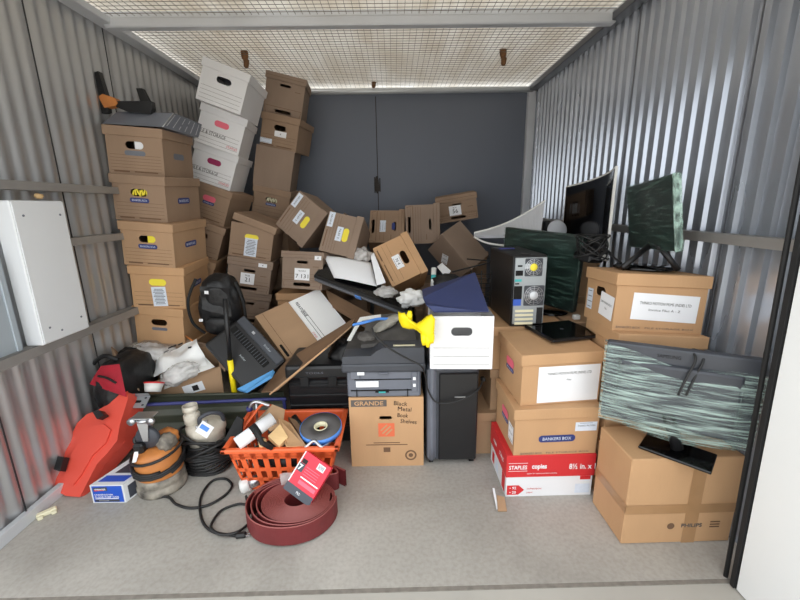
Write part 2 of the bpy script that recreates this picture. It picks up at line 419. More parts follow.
def archive_box(label, loc, rot=(0, 0, 0), dims=(.325, .415, .267), card='card_a', holes='F', fill=None, lines=6, logo=(), lid=True,
                lid_h=.052, lid_shift=None, stickers=(), group='brown cardboard archive boxes', name='archive_box', tray=False, texts=(), lid_mat=None, cat='box', ink='print_brown'):
    W, D, H = dims; root = thing(name, label, cat, loc, rot, group); w, d, h = W-.018, D-.018, H-.006 if lid else H
    b = MB(); hz = h-lid_h-.042 if lid else h-.075
    for side, pw, pd in (('F', w, d), ('K', w, d), ('L', d, w), ('R', d, w)):
        A = face(side, w, d, h, 0); T = A @ Matrix(((1, 0, 0, 0), (0, 0, 1, 0), (0, -1, 0, 0), (0, 0, 0, 1)))
        hs = []
        if side in holes: hs = [(0, hz, .10, .042)]
        if tray and side == 'F': hs = [(0, hz+.018, .085, .020), (0, .032, .13, .026)]
        holed_panel(pw, h, 0, hs, mi=0, M=T, mb=b)
    b.rect(0, 0, w, d, 0, face('B', w, d, h, 0))
    Ff = face('F', w, d, h, .0006)
    if tray:                                                        # folded tray: a flap line with cut corners
        for zz in (.062,): b.rect(0, zz, w-.01, .003, 1, Ff)
        b.rect(-w/2+.012, .034, .003, .052, 1, Ff, .25); b.rect(w/2-.012, .034, .003, .052, 1, Ff, -.25)
        b.rect(w*.33, hz-.012, .045, .004, 1, Ff)
    for i in range(lines): b.rect(0, .022+i*(hz-.06)/max(1, lines), w-.03, .0016, 1, Ff)
    if lines and not tray and card != 'card_white':
        b.rect(-w*.27, .018, w*.28, .009, 1, Ff); b.rect(w*.17, .018, w*.42, .006, 1, Ff)
    body = b.build('body', [card, ink], root); lid_o = None
    if fill:
        col, q = fill
        m = MB()
        for side in holes:
            A = face(side, w-.016, d-.016, h, 0)
            if q == 'half': m.box((.024, hz, -.004), (.052, .045, .008), 0, A)
            elif q == 'loose':
                for i in range(7): m.box((-.04+i*.0135, hz-.004+.005*(i % 3), -.006), (.009, .034, .008), 0, A, rot=(0, 0, .3*((i*37) % 5-2)/2))
            else: m.ell(.100, .042, 0, A @ Matrix.Translation((0, hz, .0095)))
        m.build('papers', col, body)
    if lid:
        m = MB(); m.box((0, 0, H-lid_h/2), (W, D, lid_h), 0, bev=.0025)
        if tray: m.rect(0, H-lid_h*.5, W*.94, .002, 1, face('F', W, D, H, .0008))
        o = lid_o = m.build('lid', [lid_mat or card, 'print_brown'], root)
        if lid_shift:
            cv = Vector((0, 0, H-lid_h/2)); e = Euler(lid_shift[1]); o.rotation_euler = e
            o.location = cv-e.to_matrix() @ cv+Vector(lid_shift[0])
    for side, u, v, lw, lh, col in logo:
        m = MB(); A = face(side, w, d, h, .001); m.ell(lw, lh, 0, A @ Matrix.Translation((u, v, 0)), sq=lh*.45)
        if lw > .07 and col == 'print_blue': m.text('BANKERS BOX', u, v, lh*.62, 1, A, width=lw*.78)
        m.build('logo', [col, 'paper_tint'], body)
    for st in stickers:
        side, u, v, lw, lh, rot_, col = st[:7]; A = face(side, W if len(st) > 8 and st[8] else w, D if len(st) > 8 and st[8] else d, h, .0018)
        m = MB(); m.rect(u, v, lw, lh, 0, A, rot_)
        Ar = A @ Matrix.Translation((u, v, .0004)) @ Matrix.Rotation(rot_, 4, 'Z')
        for tx in (st[7] if len(st) > 7 else ()):
            if isinstance(tx, int):
                for i in range(tx): m.rect(0, lh*(.38-.76*i/max(1, tx-1)), lw*(.6+.2*((i*7) % 3)/2), lh*.02+.0008, 1, Ar)
            else:
                t, dv, sz, wd = tx; m.text(t, 0, dv*lh, sz, 1, Ar, width=wd*lw if wd else None)
        m.build('paper_label', [col, 'print_black'], lid_o if (lid_o and ((len(st) > 8 and st[8]) or side == 'T')) else body)
    for side, t, u, v, sz, col, wd, rt in texts:
        MB().text(t, u, v, sz, 0, face(side, w, d, h, .001), rt, wd).build('printed_text', col, body)
    return root
blueF = ('F', 0, .122, .115, .027, 'print_blue'); blueR = ('R', 0, .125, .14, .036, 'print_blue')
# the left stack
G1 = 'brown archive boxes stacked against the left wall'
archive_box('topmost brown archive box of the left wall stack, grey riser on its lid', (-1.527, 2.637, 1.572), (.0507, .0828, .0656), (.329, .412, .266), 'card_b', 'F', ('paper', 'half'), 6, [blueF[:5]+('grey_plastic',), blueR[:5]+('grey_plastic',)], group=G1)
archive_box('second box from the top of the left stack, crumpled yellow paper in hand hole', (-1.517, 2.618, 1.304), (.0433, .0869, -.0217), (.329, .412, .266), 'card_b', 'F', ('yellow_paper', 'loose'), 5, [blueF, blueR], group=G1)
archive_box('third box down the left wall stack, hand hole half filled by a yellow folder', (-1.495, 2.588, 1.033), (.0433, .0869, -.0207), (.329, .412, .266), 'card_a', 'F', ('yellow_paper', 'half'), 5, [blueF, blueR], group=G1)
archive_box('fourth box down the left wall stack, long typed white sheet under a yellow patch', (-1.504, 2.6, .768), (.0525, .0817, .088), (.329, .412, .266), 'card_light', 'F', ('yellow_paper', 'full'), 4, [blueR], stickers=[('F', .004, .075, .085, .125, .06, 'paper_tint', (11,))], group=G1)
archive_box('fifth box down the left wall stack, black hand hole just above the open carton', (-1.52, 2.614, .503), (.0421, .0875, -.0351), (.329, .412, .266), 'card_light', 'F', None, 0, [('F', 0, .122, .10, .02, 'grey_plastic')], group=G1)
archive_box('brown archive box low in the left wall stack, hidden behind the open carton', (-1.51, 2.62, .2515), dims=(.33, .41, .2505), card='card_a', group=G1)
archive_box('bottom brown archive box of the left wall stack, on the floor behind the open carton', (-1.51, 2.62, 0), dims=(.33, .41, .2505), card='card_a', group=G1)
# white boxes behind it
G2 = 'white archive boxes leaning behind the left stack'
B = [(-1.2, 3.122, 2.042), (-1.32, 3.24, 1.799), (-1.414, 3.289, 1.547), (-1.439, 3.25, 1.272), (-1.539, 3.175, 1.024)]
Br = [(-.003, .3568, .0376), (.0458, .354, .1778), (.0205, .3562, .1049), (-.0355, .3551, -.0554), (.0364, .355, .1506)]
d0 = (.324, .415, .268)
archive_box('white archive box tilted on top of the white boxes, black oval hand hole', B[0], Br[0], d0, 'card_white', 'F', None, 4, group=G2, ink='print_grey')
tx = [('F', 'FILE & STORAGE', -.05, .088, .036, 'print_black', .19, 0), ('F', 'STAPLES', .10, .036, .024, 'print_red', .075, 0)]
archive_box('white archive box with a pink filled hand hole, under the tilted white box', B[1], Br[1], d0, 'card_white', 'F', ('print_pink', 'full'), 4, group=G2, texts=tx, ink='print_grey')
archive_box('white archive box with a dark magenta hand hole, lowest of the white ones', B[2], Br[2], d0, 'card_white', 'F', ('print_magenta', 'full'), 4, group=G2, texts=tx, ink='print_grey')
G3 = 'brown archive boxes under the white ones'
archive_box('brown archive box with a pink oval right under the white boxes', B[3], Br[3], d0, 'card_b', 'F', ('print_pink', 'full'), 4, [('F', 0, .135, .09, .022, 'print_blue')], group=G3)
archive_box('brown archive box leaning below the pink-oval one, behind the left stack', B[4], Br[4], d0, 'card_b', 'F', None, 3, group=G3)
archive_box('brown archive box glimpsed between the left stack and the black bag', (-1.60, 3.10, .762), (.0364, .3, .15), d0, 'card_a', 'F', None, 3, group=G3)
# tall leaning stack at the back
G4 = 'brown archive boxes in the tall stack at the back wall'
C = [(-.938, 3.724, 2.117), (-.947, 3.675, 1.849), (-1.059, 3.661, 1.539), (-1.088, 3.673, 1.252)]
Cr = [(.0736, .2132, .1246), (.032, .2232, -.0673), (.0702, .2144, .1084), (.046, .2208, -.0037)]
archive_box('top brown box of the tall back stack, two dark hand slots under the ceiling', C[0], Cr[0], (.327, .414, .313), 'card_c', 'F', None, 0, group=G4, tray=True)
archive_box('second box of the tall back stack, white sticker under its hand hole', C[1], Cr[1], (.327, .414, .261), 'card_b', 'F', None, 4, group=G4, stickers=[('F', .01, .115, .10, .045, 0, 'paper', (('4', 0, .022, None),)), ('F', -.105, .045, .10, .038, 0, 'paper_tint', (2,))])
archive_box('plain faced brown box with no print in the tall back stack', C[2], Cr[2], (.327, .414, .326), 'card_c', '', None, 0, group=G4, lid=False)
archive_box('brown archive box at the foot of the tall back stack, pale papers in its hole', C[3], Cr[3], (.327, .414, .287), 'card_b', 'F', ('cream', 'loose'), 4, [('F', 0, .15, .09, .022, 'print_blue')], group=G4)
# stack with the skewed lid
G5 = 'brown archive boxes in the stack right of the black bag'
Dp = [(-1.114, 3.144, .987), (-1.155, 3.103, .735), (-1.224, 3.109, .486)]
Dr = [(-.0404, .196, .0849), (-.0279, .1982, .1487), (.0009, .2001, .2938)]
archive_box('brown archive box with its lid sitting skewed, yellow patch above a typed sheet', Dp[0], Dr[0], (.327, .415, .257), 'card_b', 'F', ('yellow_paper', 'full'), 3, group=G5,
            lid_shift=((.03, -.012, .045), (.06, .20, -.06)), stickers=[('F', .0, .082, .09, .135, 0, 'paper_tint', (10,))])
archive_box('brown archive box with a white square label reading 21, below the skewed lid box', Dp[1], Dr[1], (.327, .415, .257), 'card_c', 'F', None, 4, group=G5, tray=True, lid_h=.06,
            stickers=[('F', -.01, .105, .10, .085, 0, 'paper', (('21', -.08, .045, None), ('FILES', .28, .016, None))), ('F', .09, .222, .062, .028, 0, 'paper', (('4', 0, .02, None),), True)])
archive_box('brown archive box with a folded front flap, under the box labelled 21', Dp[2], Dr[2], (.327, .415, .257), 'card_c', 'F', None, 4, group=G5, tray=True, lid_h=.06)
archive_box('brown archive box at floor level under the flap-front box', (-1.2, 3.12, .236), dims=(.33, .415, .236), card='card_c', group=G5)
archive_box('brown archive box on the floor at the foot of the labelled boxes', (-1.2, 3.12, 0), dims=(.33, .415, .236), card='card_c', group=G5)
# tumbled boxes in the middle
G6 = 'brown archive boxes tumbled in the middle pile'
yl = [('F', -.10, .20, .10, .045, PI/2*0, 'paper', (3,)), ('F', 0, .105, .10, .05, 0, 'paper', (3,)), ]
stk = [('F', .0, .112, .105, .045, 0, 'paper_tint', (('FILES 2', 0, .018, .7),)), ('F', -.092, .028, .11, .042, 0, 'paper_tint', (('ARCHIVE', 0, .016, .7),))]
archive_box('tumbled brown box with a yellow oval, leaning left above the box labelled 7 131', O_+(Vector((-.7508, 3.1236, 1.3451))-O_)*1.03, (-2.9954, .8732, 3.1017), (.335, .40, .275), card='card_c', fill=('yellow_paper', 'full'), lines=5, stickers=stk, group=G6)
archive_box('tumbled brown box with a yellow oval, on its side above the white sheets', O_+(Vector((-.5089, 3.1146, 1.1237))-O_)*.965, (-2.1279, 1.1336, -2.2269), (.314, .39, .258), card='card_c', fill=('yellow_paper', 'full'), lines=5, stickers=stk, group=G6)
archive_box('brown box on its side against the back wall with a blue slot and white sticker', (-.1982, 3.5396, 1.0916), (-1.5994, 1.0057, -1.6744), (.325, .415, .30), card='card_b', tray=True, lid=True, lines=4, stickers=[('F', 0, .115, .11, .05, 0, 'paper_tint', (3,))], group=G6, logo=[('F', 0, .205, .07, .028, 'print_blue')])
archive_box('brown box on its side with vertical rules, lid facing right, under the label 56 box', (.1199, 3.4928, 1.1952), (-1.1728, 1.5044, -1.2915), (.335, .40, .285), card='card_c', tray=True, lines=6, group=G6)
archive_box('brown box highest in the middle pile, square white label reading 56', (.60, 3.72, 1.235), (.06, -.15, -.12), (.365, .38, .225), card='card_b', tray=True, lines=4, group=G6, stickers=[('F', -.02, .095, .105, .085, 0, 'paper', (('56', -.05, .05, None), ('BOX', .3, .016, None)))])
archive_box('tipped brown box with a dark hand hole and white sticker amid the pile', (-.084, 2.8184, .8673), (-.8458, .9457, -.734), card='card_light', lines=3, group=G6, stickers=[('F', .01, .112, .10, .055, 0, 'paper', (('N 4', 0, .03, None), 2))])
archive_box('brown box with a white label reading 7 131, beside the flat black television', (-.6312, 2.9324, .7611), (-.1643, .0388, -.211), card='card_c', tray=True, lid_h=.045, lines=4, group=G6, stickers=[('F', .0, .105, .115, .085, 0, 'paper', (('7 131', -.15, .04, .85), ('ARCHIVE', .28, .014, None))), ('F', .12, .226, .05, .03, 0, 'paper', (('4', 0, .02, None),), True)])
archive_box('brown archive box whose lid shows just below the box labelled 7 131', (-.725, 3.05, .473), (0, 0, -.02), (.33, .42, .267), card='card_light', lines=0, group=G6)
archive_box('plain brown box tipped on its corner behind the computer tower, tan bottom flap', (.475, 3.3342, .9135), (.5382, .8439, -.3328), (.37, .28, .24), card='card_c', holes='', lines=0, group=G6, lid_h=.045, stickers=[('F', -.02, .08, .06, .09, .5, 'paper', (3,))])
archive_box('brown box on its corner peeking out against the back wall', (-.50, 3.80, .98), (.10, .62, .15), card='card_c', lines=0, group=G6, holes='')
k = 0
for (x, y), n, words in (((-1.10, 3.70), 5, 'the tall back stack'), ((-.40, 3.42), 3, 'the yellow oval boxes'), ((-.03, 3.5), 3, 'the blue slot box'), ((.33, 3.5), 3, 'the vertical ruled box'), ((.68, 3.72), 4, 'the box labelled 56'), ((-.82, 3.52), 4, 'the leaning yellow oval box'), ((.52, 3.22), 2, 'the corner tipped plain box'), ((-.05, 2.86), 2, 'the tipped hand hole box'), ((-.62, 2.95), 1, 'the box labelled 7 131'), ((.37, 2.74), 3, 'the navy board')):
    for i in range(n):
        archive_box('brown archive box buried %s %s' % (['on the floor under', 'one up from the floor under', 'two up from the floor under', 'three up from the floor under', 'directly beneath'][i], words),
                    (x, y, i*.2365), (0, 0, .03*(i % 2)), (.33, .41, .236), card='card_b', lines=0, group='brown archive boxes buried at the bottom of the pile')
# big tilted pair in front of the pile
rr = (-1.265, .7183, -.6121); k = .93; l1 = O_+(Vector((-.9229, 2.6736, .3719))-O_)*k
R1 = archive_box('tilted plain brown box with a dark slot, between the fallen black printer and white box', l1, rr, (.40, .30, .248), card='card_a', holes='', lines=0, group=G6, lid=False)
mb = MB(); A = face('F', .382, .282, .248, .001)
mb.ell(.10, .018, 0, A @ Matrix.Translation((.12, .025, 0))); mb.build('hand_slot', 'void', R1)
mb = MB(); mb.rect(0, .05, .37, .003, 0, A); mb.build('crease', 'print_brown', R1)
l2 = l1+Euler(rr).to_matrix() @ Vector((-.01, .004, .250))
R2 = archive_box('tilted carton with a bright white printed front and brown sides, above the brown one', l2, rr, (.375, .29, .26), card='card_a', holes='', lines=0, group=G6, lid=False)
wf, df = .357, .272
mb = MB(); A = face('F', wf, df, .26, .0004); mb.rect(0, .13, wf, .26, 0, A); mb.build('white_front', 'card_bright', R2)
mb = MB(); A = face('F', wf, df, .26, .0012)
mb.rect(.05, .062, .25, .003, 0, A); mb.rect(.05, .038, .25, .003, 0, A); mb.text('FILE & STORAGE', -.085, .05, .026, 0, A, width=.13, bold=.02)
mb.text('STAPLES', .13, .014, .018, 1, A, width=.05); mb.build('printed_text', ['print_black', 'print_red'], R2)

# ------------------------------------------------------------------ right side boxes
G7 = 'brown archive boxes on the right'
lab = 'THINKO MOTION FILMS (INDIE) LTD'
archive_box('brown archive box with a big white sheet, flat black laptop on its lid', (.733, 1.758, .476), (.0297, -.0154, .0623), (.385, .314, .251), 'card_light', 'L', ('print_pink', 'full'), 0, [('L', 0, .118, .10, .022, 'print_blue')], group=G7,
            stickers=[('F', .034, .098, .285, .178, 0, 'paper', ((lab, .30, .017, .72), ('Files', .12, .012, None)))])
archive_box('brown archive box with a blue oval logo, standing on the red and white paper box', (.726, 1.731, .223), (.0304, -.0139, .013), (.404, .314, .251), 'card_light', 'L', ('print_pink', 'full'), 0, [('F', .005, .092, .17, .036, 'print_blue'), ('L', 0, .118, .10, .022, 'print_blue')], group=G7,
            stickers=[('F', .135, .15, .10, .046, 0, 'paper_tint', (('THINKO MOTION', .1, .012, .8), 1)), ('L', .10, .10, .07, .09, 0, 'paper', (3,))],
            texts=[('F', 'BANKERS BOX', -.11, .018, .015, 'print_grey', .10, 0), ('F', 'FILE STORAGE BOX', .06, .018, .012, 'print_grey', .2, 0)])
# red and white paper carton
W, D, H = .420, .30, .226
t = thing('paper_carton', 'red and white copy paper carton on the floor under two brown boxes', 'box', (.714, 1.726, 0), (0, 0, .0013))
MB().box((0, 0, .055), (W-.01, D-.01, .11), bev=.002).build('base', 'card_white', t)
MB().box((0, 0, .168), (W, D, .116), 0, bev=.002).build('lid', 'print_red', t)
mb = MB(); A = face('F', W, D, H, .001)
mb.text('STAPLES', -.155, .165, .028, 0, A, width=.085, bold=.02); mb.text('copies', -.055, .17, .036, 0, A, width=.07, bold=.03)
mb.text('8½ in. x 11', .155, .165, .04, 0, A, width=.14, bold=.02); mb.text('paper for copiers and laser printers', -.04, .132, .010, 0, A, width=.14)
mb.rect(-.155, .187, .09, .002, 0, A); mb.rect(-.155, .145, .09, .002, 0, A)
A2 = face('L', W, D, H, .001)
mb.text('STAPLES', .07, .17, .03, 0, A2, width=.07, bold=.02); mb.text('copies', -.05, .17, .03, 0, A2, width=.06, bold=.02)
mb.build('lid_print', 'paper', t)
mb = MB(); A = face('F', W-.01, D-.01, H, .001)
mb.add([(-.20, .012, 0), (-.145, .012, 0), (-.118, .038, 0), (-.145, .064, 0), (-.20, .064, 0)], [[0, 1, 2, 3, 4]], 0, A)
mb.text('• 92', -.172, .05, .02, 1, A, bold=.02); mb.text('• 20', -.172, .026, .02, 1, A, bold=.02)
mb.text('multipurpose', -.07, .045, .013, 0, A); mb.text('paper', -.09, .025, .013, 0, A); mb.rect(.17, .098, .05, .02, 0, A)
mb.build('base_print', ['print_red', 'paper'], t)
mb = MB(); mb.rect(.16, .04, .07, .05, 2, A); mb.build('bar_code', ['print_red', 'paper', 'paper_tint'], t)
mb = MB(); A2 = face('L', W-.01, D-.01, H, .001); mb.rect(.10, .055, .05, .09, 0, A2); mb.rect(-.02, .05, .05, .06, 2, A2); mb.rect(-.09, .05, .04, .06, 0, A2)
mb.build('base_print', ['print_red', 'paper', 'paper_tint'], t)
archive_box('brown archive box with two typed white labels, wrapped monitor standing on its lid', (1.125, 1.719, .808), (-.067, .0435, -.0808), (.386, .319, .249), 'card_light', 'L', None, 0, group=G7,
            stickers=[('F', .02, .108, .27, .115, -.03, 'paper', ((lab, .14, .017, .78), ('Invoice Files A - Z', -.1, .014, .48))), ('L', .075, .095, .13, .105, -.1, 'paper', ((lab, .1, .013, .8), ('Files', -.12, .012, None))), ('L', -.10, .10, .06, .10, 0, 'paper_tint', (4,))],
            texts=[('F', 'BANKERS BOX', -.12, .018, .014, 'print_grey', .10, 0), ('F', 'FILE STORAGE BOX', .05, .018, .010, 'print_grey', .2, 0)])
archive_box('brown archive box showing only its lid above the wrapped monitor', (1.108, 1.655, .565), (-.0663, .0445, -.0659), (.366, .319, .249), 'card_light', '', None, 0, group=G7)
archive_box('brown archive box hidden behind the wrapped monitor, second from the floor', (1.13, 1.725, .28), dims=(.38, .30, .272), card='card_light', group=G7, holes='', lines=0)
archive_box('brown archive box on the floor behind the big taped carton', (1.13, 1.725, 0), dims=(.38, .30, .28), card='card_light', group=G7, holes='', lines=0)
# stack under the computer
archive_box('brown archive box on the floor between the black appliance and the paper carton', (.62, 2.11, 0), (0, 0, 0), (.44, .40, .255), 'card_a', '', None, 0, group=G7, stickers=[('T', -.13, -.09, .04, .11, .4, 'paper')])
archive_box('brown archive box second up under the computer tower', (.70, 2.14, .256), (0, 0, .02), (.40, .40, .243), 'card_a', '', None, 0, group=G7)
archive_box('brown archive box right under the computer tower', (.70, 2.14, .50), (0, 0, -.01), (.40, .42, .24), 'card_light', '', None, 0, group=G7)
for i, wd in enumerate(('on the floor', 'second up', 'third up')):
    archive_box('brown archive box %s under the dark wrapped monitor by the tower' % wd, (1.10, 2.19, i*.2465), (0, 0, 0), (.36, .40, .246), 'card_a', '', None, 0, group=G7)
for i, wd in enumerate(('on the floor', 'second up', 'third up', 'topmost')):
    archive_box('brown archive box %s behind the dark wrapped monitor at the right wall' % wd, (1.10, 2.64, i*.258), (0, 0, 0), (.40, .42, .257), 'card_a', '', None, 0, group=G7)

# big taped carton, front right
W, D, H = .449, .235, .395
t = thing('shipping_carton', 'large taped brown carton on the floor at the right, wrapped monitor on it', 'box', (1.129, 1.30+D/2+.002, 0), (0, 0, .005))
MB().box((0, 0, H/2), (W, D, H), bev=.004).build('body', 'card_light', t)
mb = MB(); A = face('F', W, D, H, .0012)
mb.rect(.05, H/2, .055, H, 0, A); mb.rect(0, .165, W, .042, 0, A @ Matrix.Translation((0, 0, .0005)))
mb.rect(.05, 0, .055, D, 0, face('T', W, D, H, .0012)); mb.rect(0, .17, D, .042, 0, face('L', W, D, H, .0012))
mb.build('packing_tape', 'tape_brown', t)
mb = MB(); mb.text('PHILIPS', .055, .085, .024, 0, A, width=.085, bold=.03); mb.ell(.03, .03, 1, A @ Matrix.Translation((-.03, .083, 0)))
for i in range(3): mb.rect(.15, .075+i*.012, .04, .006, 1, A)
mb.build('printed_text', ['print_grey', 'print_brown'], t)
# home-improvement carton under the printer
W, D, H = .386, .40, .405
t = thing('moving_carton', 'brown moving carton marked GRANDE with black handwriting, under the grey printer', 'box', (-.055, 2.03, 0), (0, 0, -.012))
mb = MB()
holed_panel(W, H, -D/2, [(-.005, .288, .066, .02)], mb=mb)
for s in 'KLR':
    mb.rect(0, H/2, W if s == 'K' else D, H, 0, face(s, W, D, H, 0))
mb.rect(0, 0, W, D, 0, face('T', W, D, H, 0)); mb.rect(0, 0, W, D, 0, face('B', W, D, H, 0))
mb.build('body', 'card_light', t)
mb = MB(); A = face('F', W, D, H, .0012)
mb.rect(-.09, .373, .185, .038, 0, A); mb.text('GRANDE', -.09, .373, .032, 1, A, width=.15, bold=.02)
mb.build('size_panel', ['print_grey', 'card_light'], t)
mb = MB()
for s, u, v, w in (('Black', .075, .37, .07), ('Metal', .095, .338, .07), ('Book', .085, .302, .055), ('Shelves', .115, .266, .085)): mb.text(s, u, v, .034, 0, A, rot=-.10, width=w)
mb.build('handwriting', 'print_black', t)
mb = MB(); mb.rect(-.002, .218, .085, .078, 0, A)
for i in range(3): mb.rect(-.002+(i-1)*.013, .218-(i-1)*.013, .062-.014*abs(i-1), .008, 1, A @ Matrix.Translation((0, 0, .0005)), .78)
mb.build('orange_logo', ['print_orange', 'card_light'], t)
mb = MB()
for i, (w, z) in enumerate(((.14, .142), (.22, .130))): mb.rect(-.002, z, w, .005, 0, A)
mb.rect(-.002, .10, .036, .028, 0, A)
mb.add([(.125+r*math.cos(a*PI/12), .065+r*math.sin(a*PI/12), 0) for a in range(24) for r in (.022, .031)], [[2*a, 2*a+1, (2*a+3) % 48, (2*a+2) % 48] for a in range(24)], 0, A)
mb.ell(.024, .024, 0, A @ Matrix.Translation((.125, .065, 0))); mb.build('printed_marks', 'print_brown', t)

# ------------------------------------------------------------------ on the left stack
# slotted grey riser on the topmost box
p = [aY(102, 123.5, 2.43), aY(162.5, 127, 2.43), aY(174, 113, 2.53), aY(117.5, 111.5, 2.53)]
M, w, h = frame(p[0], p[1], p[3])
t = thing('slotted_riser', 'grey wedge shaped riser with slotted side on top of the left stack', 'riser', M=Matrix.Translation(p[0]))
q = [v-p[0] for v in p]; back = [Vector((0, .36, -.02)), Vector((.02, .36, -.02))]
r = [q[0], q[1], q[2], q[3]]
far = [q[1]+Vector((.03, .36, .0)), q[2]+Vector((.03, .28, -.01)), q[3]+Vector((.0, .28, 0)), q[0]+Vector((0, .36, 0))]
mb = MB().add(r+far, [[0, 1, 2, 3], [1, 4, 5, 2], [3, 2, 5, 6], [0, 3, 6, 7], [4, 7, 6, 5], [0, 7, 4, 1]])
mat('riser_grey', (122, 126, 136), .45, .2, .06, 8)
mb.build('shell', 'riser_grey', t)
mb = MB()
for i in range(6):
    a = i/6+.05; lo = q[1].lerp(far[0], a); hi = q[2].lerp(far[1], a); lo2 = q[1].lerp(far[0], a+.02); hi2 = q[2].lerp(far[1], a+.02)
    n = Vector((.002, 0, 0)); mb.add([lo.lerp(hi, .12)+n, lo2.lerp(hi2, .12)+n, lo2.lerp(hi2, .9)+n, lo.lerp(hi, .9)+n], [[0, 1, 2, 3]])
mb.build('slots', 'rail_white', t)
mb = MB().tube([q[1], q[2]], .003, 0, 6); mb.build('edge_trim', 'steel', t)
# clamp on the riser
zb = aY(120, 112, 2.50)
t = thing('bar_clamp', 'black clamp tool with an orange grip lying on the grey riser', 'tool', zb)
def lp(px, py, Y=2.50): return aY(px, py, Y)-zb
mb = MB(); q = [lp(88.5, 74), lp(98, 71), lp(106, 96), lp(108, 112), lp(99, 114), lp(95, 104)]
mb.slab(q[::-1], .035).build('head', 'black_plastic', t)
MB().slab([lp(99, 97), lp(103, 94), lp(115, 98), lp(118, 103), lp(116, 106), lp(105, 108)][::-1], .045).build('grip', 'orange_paint', t).location.y = -.006
MB().slab([lp(116, 101), lp(151, 101), lp(152, 108), lp(150, 114), lp(128, 112), lp(116, 107)][::-1], .04).build('bar', 'black_plastic', t)
MB().slab([lp(135.5, 88), lp(141.5, 88), lp(149, 102), lp(140, 102)][::-1], .03).build('jaw', 'black_matte', t).location.y = .004

# ------------------------------------------------------------------ left wall: white cabinet, loose panel, clip
mb = MB().box((-1.6385, 1.829, 1.089), (.077, .274, .64), bev=.004)
t = thing('wall_cabinet', 'flat white metal cabinet standing on the rail of the left wall', 'cabinet', (0, 0, 0))
mb.build('body', 'white_paint', t)
MB().box((-1.5985, 1.831, 1.09), (.004, .262, .63), bev=.001).build('door', 'white_paint', t)
mb = MB()
for y, z in ((1.74, 1.345), (1.93, 1.345), (1.74, .84), (1.925, .84), (1.80, .81)):
    mb.lathe([(0, 0), (.005, 0), (.005, .003), (0, .003)], seg=10, M=Matrix.Translation((-1.597, y, z)) @ Matrix.Rotation(PI/2, 4, 'Y'))
mb.build('screws', 'grey_plastic', t)
mat('panel_blue', (178, 188, 196), .4, .3, .04, 4)
t = thing('metal_sheet', 'pale bluish metal sheet leaning on the left wall beside the white cabinet', 'sheet', (0, 0, 0))
MB().box((-1.655, 1.42, .975), (.012, .46, .41), bev=.002).build('plate', 'panel_blue', t)
MB().box((-1.647, 1.63, .975), (.006, .02, .41), bev=.001).build('folded_edge', 'panel_blue', t)
zb = aX(39, 197, -1.645)
v, f = blob((0, 0, 0), (.014, .022, .014), 2, .25, 3, 5)
o = MB().add(v, f, 0, None, True).build('foam_scrap', 'wood'); o.location = zb+Vector((0, 0, .004))
tag(o, 'small tan foam scrap wedged on the wall rail above the white cabinet', 'scrap')
# clips in the ceiling mesh
for (px, py), words in (((245, 58), 'above the white boxes'), ((503, 56), 'right of the middle, before the right wall'), ((373, 80), 'over the seam of the back wall')):
    c = aZ(px, py, ZT) if py < 70 else aY(px, py, YB-.09)
    t = thing('roof_clip', 'rusty brown clip in the ceiling mesh %s' % words, 'clip', c, group='rusty clips in the ceiling mesh')
    v, f = blob((0, 0, .03), (.028, .016, .055), 2, .35, 4, 3); MB().add(v, f, 0, None, True).build('strap', 'rust', t)
    v, f = blob((.006, -.004, -.035), (.022, .014, .035), 2, .35, 4, 8); MB().add(v, f, 0, None, True).build('hook', 'rust', t)

# ------------------------------------------------------------------ open carton of bags, duffel
t = thing('open_carton', 'open brown carton with raised flaps full of clear plastic bags', 'box', (0, 0, 0))
a, b, c, d = Vector((-1.60, 2.14, 0)), Vector((-1.08, 2.24, 0)), Vector((-1.16, 2.40, 0)), Vector((-1.63, 2.40, 0))
hb = [aY(139, 391, 2.06), aY(215, 370, 2.17)]
za, zb_, zc, zd = .34, .42, .50, .45
at_ = [Vector((a.x, a.y, za)), Vector((b.x, b.y, zb_)), Vector((c.x, c.y, zc)), Vector((d.x, d.y, zd))]
mb = MB()
for p, q, P, Q in ((a, b, at_[0], at_[1]), (b, c, at_[1], at_[2]), (c, d, at_[2], at_[3]), (d, a, at_[3], at_[0])): mb.slab([p, q, Q, P], .006)
mb.slab([a, d, c, b], .004); mb.build('body', 'card_a', t)
for q in ([aY(139, 391, 2.05), aY(115, 368, 2.12), aY(111, 347, 2.2), aY(128, 362, 2.28)],
          [at_[3], aY(139, 343, 2.42), aY(169, 328, 2.44), aY(186, 339, 2.44), at_[2]],
          [at_[1], aY(225, 372, 2.2), aY(228, 344, 2.36), aY(217, 346, 2.42), at_[2]]):
    MB().slab(q, .005).build('flap', 'card_b', t)
mb = MB(); M, w_, h_ = frame(at_[0].lerp(a, .5), at_[1].lerp(b, .5), at_[1])
mb.rect(w_*.70, .10, .12, .06, 0, M @ Matrix.Translation((0, 0, .003)), .15); mb.rect(w_*.72, .10, .035, .035, 1, M @ Matrix.Translation((0, 0, .004)), .15)
mb.build('paper_label', ['paper', 'print_black'], t)
def crumpled(name, label, cat, c, size, m, seed, rot=(0, 0, 0), amp=.4, sc=3.2, group=None, n=4, parts=None):
    v, f = blob((0, 0, 0), size, n, amp*.75, sc*.62, seed)
    o = MB().add(v, f, 0, None, True).build(name, m); o.location = c; o.rotation_euler = rot
    return tag(o, label, cat, group)
GB = 'plastic bags in the open carton'
crumpled('plastic_bag', 'clear plastic bag at the left end of the open carton, beside the cup', 'bag', aY(134, 372, 2.18), (.075, .07, .06), 'clear_bag', 1, group=GB, amp=.5)
crumpled('plastic_bag', 'greyish clear plastic bag at the back of the open carton', 'bag', aY(152, 352, 2.34), (.14, .08, .05), 'clear_bag', 2, (0, .15, .1), group=GB)
